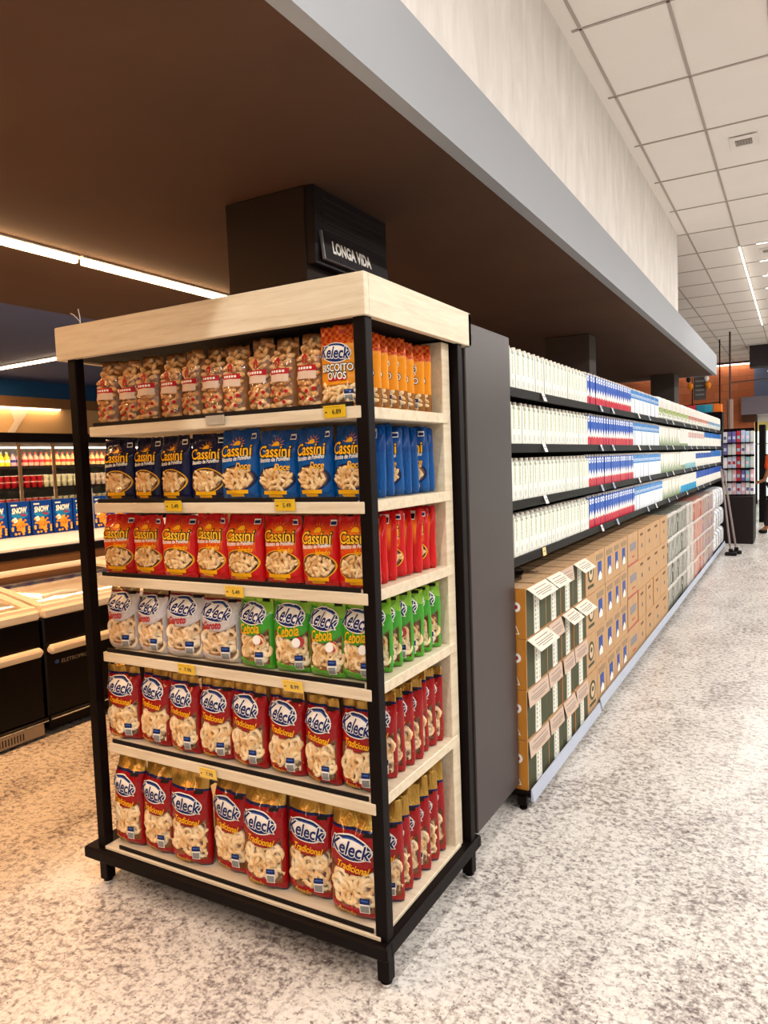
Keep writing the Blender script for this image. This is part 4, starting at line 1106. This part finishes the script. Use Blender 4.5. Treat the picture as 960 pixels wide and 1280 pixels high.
for i in range(9): cb.get((-5.2, 2.905+.19*i, 1.076), (0, 0, rnd.uniform(-.03, .03)), (1, 1, .98), 'blue SNOW cereal box on the raised freezer shelf, %s from left' % ORD[i], 'cereal box', 'blue cereal boxes')
area('shelf_area_light', (-4.9, 3.7, 1.46), .04, 6, 12, (1, .8, .55))  # area light above the raised shelf, without a lamp fixture

# chilled wall case ------------------------------------------------
r = empty('chilled_wall_case', (-8.6, 1.0, 0)); OX = Vector((-8.6, 1.0, 0)); tag(r, 'long chilled wall case with sliding glass doors and bright shelves at far left', 'chilled case')
q = MB().box(-9.7, -9.6, 1, 12, 0, 2.1, INT).box(-9.7, -8.6, 1, 12, 0, .9, FBL).box(-9.7, -8.6, .9, 1.0, 0, 2.1, FBL)
sub(q).build('body', r)
sub(MB().cbox(-9.6, -8.585, 1, 12, 1.965, 2.085, FBL, .006)).build('rail', r)
sub(MB().box(-9.6, -8.62, 1, 12, 1.925, 1.965, mat('case_canopy', 'a59686', .5))).build('canopy', r)
CZ = [1.665, 1.375, 1.155]
for z in CZ: sub(MB().box(-9.6, -8.95, 1, 12, z-.02, z, mat('dark_case_shelf', '2a1c18', .5)).box(-8.95, -8.94, 1, 12, z-.035, z+.004, DARK)).build('shelf', r)
for y in (2.2, 4.0, 5.78, 6.27, 8.0):
    sub(MB().cbox(-8.62, -8.60, y, y+.045, .95, 1.965, mat('door_frame_brown', '8d7a68', .4), .003)).build('door_frame', r)
sub(MB().box(-8.617, -8.613, 1, 12, 1.0, 1.96, film_mat('case_glass', (.98, .97, .95), .05, .03, 2, 0))).build('glass_door', r)
lamp((-8.75, 1.2), (-8.75, 11.8), .04, 1.925, emis('case_led', 'ffe6c4', 6), 'long white lamp tube inside the top of the chilled wall case', None)
area('case_light', (-8.78, 6.0, 1.89), .05, 6, 40, (1, .72, .46)); 
area('case_light_low', (-8.75, 6.0, 1.33), .04, 6, 22, (1, .75, .5), (0, -.9, 0))
def bottle(col, cap):
    q = MB().lathe([(.034, 0), (.037, .01), (.037, .10), (.030, .125), (.014, .15), (.014, .165)], mat('bottle_'+col, col, .3, 0, .1, 20), 12); q.lathe([(.037, 0), (.0375, .002), (.0375, .034), (.037, .036)], mat('bottle_label_'+cap, cap, .4), 12, (0, 0, .05))
    rr_ = q.build('yogurt_bottle', smooth=False); MB().lathe([(.016, 0), (.016, .02), (.012, .022)], mat('bottle_cap_'+cap, cap, .4), 10, (0, 0, .165)).build('cap', rr_); return Proto(rr_)
bts = [bottle('f0d23a', 'e8e2c8'), bottle('c9a0b8', '3a3a78'), bottle('f3a898', 'c8323a'), bottle('f2c088', 'd8443c')]
i = 0; y = 5.3; n_ = 0
while y < 8.4:
    kd = 0 if y < 5.9 else (1 if y < 6.13 else (2 if y < 6.4 else 3))
    if y < 5.5: kd = 0
    bts[kd].get((-8.99, y, CZ[0]), (0, 0, 0), None, '%s drink bottle in the chilled case, %s from left on the top shelf' % (['yellow', 'mauve', 'pink', 'peach'][kd], (ORD+['twenty-%s' % o for o in ORD])[min(n_, 38)]), 'bottle', 'bottles in the chilled case'); y += .083; n_ += 1
def tub(col, lidc):
    q = MB().lathe([(.030, 0), (.042, .065), (.042, .075)], mat('tub_'+col, col, .4, 0, .15, 30), 12); rr_ = q.build('yogurt_tub'); MB().lathe([(.044, .0), (.044, .008)], mat('tub_lid_'+lidc, lidc, .4), 12, (0, 0, .075)).build('lid', rr_); return Proto(rr_)
tubs = [tub('b51f2c', 'f0e4d8'), tub('d8596a', 'f4d9d0'), tub('dfe3c4', 'f2efe2'), tub('e3d5c6', 'efe6da')]
n_ = 0
for row, z in ((1, CZ[1]), (2, CZ[2])):
    y = 5.2; k = 0
    while y < 7.6:
        kd = (0 if y < 6.35 else 2 if y < 7.0 else 3) if row == 1 else (1 if y < 6.5 else 2)
        for lv in range(2 if row == 1 else 1):
            tubs[kd].get((-9.0, y, z+.0835*lv), (0, 0, 0), None, '%s tub on the %s chilled shelf, %s from left, %s layer' % (['dark red', 'pink', 'pale green', 'cream'][kd], ['middle', 'lower'][row-1], (ORD+['twenty-%s' % o for o in ORD])[k], ['lower', 'upper'][lv]), 'tub', 'tubs in the chilled case')
        y += .095; k += 1
# white raised letter on the cream bulkhead
q = MB().text('y', 5.98, 2.25, .24, lambda a, c: (-8.835, a, c), mat('letter_white', 'f0ece6', .5), .05, .25, 0, 1.0)
q2 = MB(); vs = q.v[:]; q2.add(vs, [tuple(f) for f in q.f], q.mats[0]); q2.add([(-8.858, v[1], v[2]) for v in vs], [tuple(f) for f in q.f], q.mats[0])
o = q2.build('wall_letter'); tag(o, 'raised white letter y on the cream bulkhead over the chilled case', 'letter')

# ================================================================== FAR END
# broom and squeegee leaning at the gondola's end
def handle_tool(base, top, w_, label, name, headc):
    r = empty(name, base); t = Vector(top)-Vector(base)
    MB().tube([(0, 0, .05), t], .014, mat('dull_steel_handle', '8c7c78', .35, .4), 8).build('handle', r)
    q = MB().cbox(-w_, w_, -.05, .05, 0, .05, headc, .012); q.cbox(-.03, .03, -.02, .02, .05, .10, headc, .008); q.build('head', r); tag(r, label, 'cleaning tool', 'cleaning tools at the far end')
handle_tool((-.86, 11.75, .0), (-1.005, 11.98, 1.27), .08, 'long-handled mop leaning at the far end of the boxes, left one', 'floor_mop', DARK)
handle_tool((-.80, 11.95, .0), (-.98, 12.12, 1.25), .07, 'long-handled brush leaning at the far end of the boxes, right one', 'floor_brush', DARK)
# rack with hanging packs
r = empty('product_rack', (-.86, 13.55, 0)); tag(r, 'black rack with a dark base full of hanging packs at the end of the aisle', 'rack')
q = MB().cbox(-.235, .225, -.3, .5, 0, .78, mat('rack_black', '1a1112', .5), .01); q.build('base', r)
MB().box(-.235, .225, .0, .03, .78, 1.9, BLACK).build('back_panel', r)
for z in (1.008, 1.228, 1.448, 1.648): MB().cbox(-.235, .225, -.16, .0, z, z+.012, BLACK, .002).build('shelf', r)
pc = ['c9cfe0', 'b6c8e0', 'eeeaf0', 'b5303c', 'e6d8ea', 'f0ece8', '8fb9c4', 'cfd6c8', '6a5f9a', 'e6b8c0']
rp = random.Random(9); packs = []
for i, c in enumerate(pc):
    q = MB().cbox(-.03, .03, -.015, .015, 0, .19, mat('hang_pack_%d' % i, c, .35, 0, .3, 60), .006); q.box(-.02, .02, -.017, -.015, .06, .11, mat('hang_pack_mark_%d' % i, pc[(i+3) % 10], .4)); packs.append(Proto(q.build('hanging_pack')))
for rw, z in enumerate((.80, 1.02, 1.24, 1.46, 1.66)):
    for k in range(7):
        c = 3 if k == 3 and rw > 0 else rp.choice((0, 1, 2, 4, 5, 5, 6, 7, 8, 9, 2, 0))
        packs[c].get((-.86-.205+.067*k, 13.46-rp.uniform(0, .03), z+.002), (rp.uniform(-.06, .0), 0, rp.uniform(-.15, .15)), (1.02, 1, rp.uniform(.95, 1.08)), 'small packet on the far black rack, %s row up, %s from left' % (ORD[rw], ORD[k]), 'packet', 'packets on the far rack')
r = empty('pack_strip', (-1.16, 13.4, 0)); MB().cbox(-.05, .05, 0, .04, .0, 1.95, BLACK, .004).build('post', r)
for k in range(5): MB().cbox(-.05, .04, -.03, 0, 1.18+.13*k, 1.29+.13*k, mat('strip_pack_%d' % (k % 2), ['b9c4dd', '5a6aa8'][k % 2], .4), .005).build('packet', r)
tag(r, 'narrow black strip with blue and white packets just past the milk shelves', 'display strip')
# dark checkout shelves beyond
r = empty('checkout_shelf', (-.60, 17.5, 0))
q = MB().cbox(-.12, .0, -.3, .3, 0, 2.05, BLACK, .01); q.build('frame', r)
for z in (.5, .8, 1.1, 1.4): MB().cbox(0, .06, -.3, .3, z, z+.03, BLACK, .003).build('shelf', r)
tag(r, 'dark narrow shelf unit by the checkouts in front of the bright window', 'shelf')
r = empty('checkout_counter', (.4, 19.3, 0)); MB().cbox(-.9, 1.0, -.3, .3, 0, .85, mat('counter_dark', '2c2022', .5), .01).build('body', r); MB().cbox(-.95, 1.05, -.35, .35, .85, .89, mat('counter_top', '8f8a88', .4), .005).build('top', r)
tag(r, 'dark checkout counter behind the walking person', 'counter')
# hanging notice and packs over the far shelves
r = empty('hanging_notice', (-1.95, 18, 2.6))
MB().cbox(-.12, .14, -.02, .02, .1, .62, mat('notice_grey', '55504f', .6), .005).build('board', r)
q = MB()
for k in range(4): q.box(-.08, .10, -.025, -.021, .2+.1*k, .23+.1*k, GREYINK)
q.build('lettering', r)
q = MB().tube([(-.15, 0, 1.4), (-.15, 0, -.1)], .012, BLACK, 6).tube([(.42, 0, 1.4), (.42, 0, -.15)], .015, BLACK, 6).tube([(-.4, 0, -.02), (.42, 0, .02)], .01, BLACK, 6); q.build('frame', r)
tag(r, 'dark notice board hung on a black frame before the orange wall', 'notice')
for k, (dx, c) in enumerate(((-.22, 'e88a1c'), (.24, 'ea9a24'))):
    q = MB().lathe([(.01, -.14), (.05, -.11), (.10, -.03), (.11, .03), (.09, .09), (.04, .125), (.005, .135)], mat('balloon_orange', 'e98c1e', .25), 16)
    o = q.build('balloon', smooth=True); o.location = (-1.95+dx*.8, 17.9, 3.0); o.scale = (.6, .6, .6); MB().tube([(0, 0, .13), (.02, 0, .8), (0, 0, 1.655)], .003, WINK, 5).build('string', o)
    tag(o, 'orange balloon beside the hanging notice, %s one' % ('left', 'right')[k], 'balloon', 'balloons')
    q = MB().lathe([(.01, -.11), (.06, -.08), (.085, 0), (.06, .08), (.01, .1)], mat(['balloon_black', 'balloon_white'][k], ['1a1414', 'e9e2dc'][k], .25), 14)
    o = q.build('balloon', smooth=True); o.location = (-1.95+dx*.8, 17.6, 3.13); o.scale = (.6, .6, .6); MB().tube([(0, 0, .1), (.01, 0, .8), (0, 0, 1.44)], .003, WINK, 5).build('string', o)
    tag(o, '%s balloon above the orange %s one' % (('black', 'white')[k], ('left', 'right')[k]), 'balloon', 'balloons')
# shelf of goods behind, whose tops peep over the milk packs
r = empty('far_shelving', (-2.2, 16, 0)); MB().cbox(-.9, .9, -.2, .2, 0, 2.3, BLACK, .01).build('frame', r); tag(r, 'black shelving at the far end mostly hidden by the milk packs', 'shelving')
for k, (c, dx) in enumerate((('c8242c', .15), ('d0404c', .32), ('2c8aa8', .5), ('3a9ab4', .64), ('e8782a', .80))):
    o = MB().cbox(-.08, .08, -.1, .1, 0, .16, mat('far_goods_'+c, c, .5), .01).build('carton_pack'); o.location = (-2.2+dx, 16, 2.3)
    tag(o, '%s pack on top of the far shelving, %s from the left' % (('red', 'pinkish red', 'teal', 'pale teal', 'orange')[k], ORD[k]), 'pack', 'packs on the far shelving')
# thin poles
q = MB().tube([(-1.25, 17, 2.0), (-1.25, 17, 4.0)], .02, mat('dark_pole', '4a3a36', .5), 6); q.tube([(-1.25, 17, 2.95), (.4, 17, 3.0)], .012, mat('dark_pole', '4a3a36', .5), 6)
q.tube([(-1.25, 17, 0), (-1.25, 17, 2.6)], .06, mat('speckled_pole', '8d7468', .6, 0, .4, 60), 8)
tag(q.build('service_pole'), 'thin pole rising to the ceiling beyond the rack of packets', 'pole')

# ------------------------------------------------------------------ person
def skin(name, pts, edges, mt, parent=None, sub_=2, root=0):
    me = bpy.data.meshes.new(name); me.from_pydata([p[0] for p in pts], edges, []); me.materials.append(mt)
    o = bpy.data.objects.new(name, me); C.objects.link(o)
    md = o.modifiers.new('skin', 'SKIN'); sv = me.skin_vertices
    if not sv:
        try: me.skin_vertices.new()
        except Exception: pass
    for i, p in enumerate(pts):
        s_ = me.skin_vertices[0].data[i]; rad = p[1]; s_.radius = rad if isinstance(rad, tuple) else (rad, rad); s_.use_root = (i == root)
    md.use_smooth_shade = True
    s2 = o.modifiers.new('sub', 'SUBSURF'); s2.levels = sub_; s2.render_levels = sub_
    dg = bpy.context.evaluated_depsgraph_get(); me2 = bpy.data.meshes.new_from_object(o.evaluated_get(dg)); o.modifiers.clear(); old = o.data; o.data = me2; bpy.data.meshes.remove(old)
    if len(o.data.materials) == 0: o.data.materials.append(mt)
    if parent: o.parent = parent
    return o
SKN = mat('skin', '9c6a4a', .6)
# walking to the left (-X): front foot at -x
body = [((0, 0, .93), (.13, .11)), ((-.03, 0, 1.12), (.125, .09)), ((-.08, 0, 1.32), (.17, .10)), ((-.08, 0, 1.42), (.10, .08)), ((-.05, 0, 1.50), .052), ((-.04, 0, 1.58), .085), ((-.03, 0, 1.68), .088),
        ((-.11, -.17, 1.38), .055), ((-.15, -.21, 1.12), .042), ((-.20, -.19, .98), .032), ((-.26, -.18, .95), .028),
        ((-.09, .17, 1.38), .055), ((-.02, .21, 1.12), .042), ((-.03, .20, .92), .032), ((-.05, .19, .86), .028),
        ((-.02, -.09, .85), .088), ((-.13, -.09, .48), .060), ((-.17, -.09, .10), .040), ((-.28, -.09, .035), .030),
        ((.02, .09, .85), .088), ((.10, .09, .48), .060), ((.24, .09, .12), .040), ((.14, .09, .035), .030)]
ed_ = [(0, 1), (1, 2), (2, 3), (3, 4), (4, 5), (5, 6), (3, 7), (7, 8), (8, 9), (9, 10), (3, 11), (11, 12), (12, 13), (13, 14), (0, 15), (15, 16), (16, 17), (17, 18), (0, 19), (19, 20), (20, 21), (21, 22)]
for (hx, hy, hz, sy) in ((-.26, -.18, .95, 1), (-.05, .19, .86, 1)):
    root_i = 10 if hy < 0 else 14
    for k in range(4):
        i0 = len(body); o_ = (k-1.5)*.017
        body.append(((hx-.05, hy+.005, hz+o_-.01), .0085)); body.append(((hx-.085, hy+.012, hz+o_-.02), .007)); ed_ += [(root_i, i0), (i0, i0+1)]
    i0 = len(body); body.append(((hx-.03, hy+.03, hz+.03), .009)); ed_.append((root_i, i0))
pe = skin('person', body, ed_, SKN); pe.location = (-.33, 15.0, .005)
shirt = [((0, 0, .95), (.145, .125)), ((-.03, 0, 1.12), (.145, .105)), ((-.08, 0, 1.32), (.19, .12)), ((-.08, 0, 1.42), (.12, .095)), ((-.11, -.18, 1.37), .08), ((-.15, -.205, 1.15), .072), ((-.09, .18, 1.38), .07), ((-.04, .205, 1.20), .062)]
skin('shirt', shirt, [(0, 1), (1, 2), (2, 3), (3, 4), (4, 5), (3, 6), (6, 7)], mat('orange_shirt', 'e8541e', .7), pe)
tro = [((0, 0, .96), (.15, .13)), ((-.02, -.09, .84), .105), ((-.13, -.09, .48), .08), ((-.165, -.09, .12), .062), ((.02, .09, .84), .105), ((.10, .09, .48), .08), ((.23, .09, .14), .062)]
skin('trousers', tro, [(0, 1), (1, 2), (2, 3), (0, 4), (4, 5), (5, 6)], mat('dark_trousers', '2a2022', .8), pe)
for (a, c) in (((-.15, -.09, .045), (-.31, -.09, .035)), ((.25, .09, .06), (.10, .09, .035))):
    skin('shoe', [(a, .05), (tuple((a[i]+c[i])/2 for i in range(3)), .045), (c, .036)], [(0, 1), (1, 2)], mat('black_shoe', '120e0e', .4), pe)
skin('hair', [((-.005, 0, 1.66), .095), ((-.015, 0, 1.73), .085)], [(0, 1)], mat('dark_hair', '1a1210', .8), pe)
q = MB()
for s_ in (-1, 1): q.lathe([(.002, -.006), (.009, 0), (.002, .006)], INK, 8, (-.118, .035*s_, 1.65))
q.tube([(-.112, 0, 1.655), (-.138, 0, 1.62), (-.112, 0, 1.612)], [.010, .014, .008], SKN, 6); q.tube([(-.116, -.025, 1.578), (-.124, 0, 1.575), (-.116, .025, 1.578)], .005, mat('lip', '7a3c34', .5), 5)
q.build('face', pe)
tag(pe, 'person in an orange shirt and dark trousers walking at the far right edge', 'person')
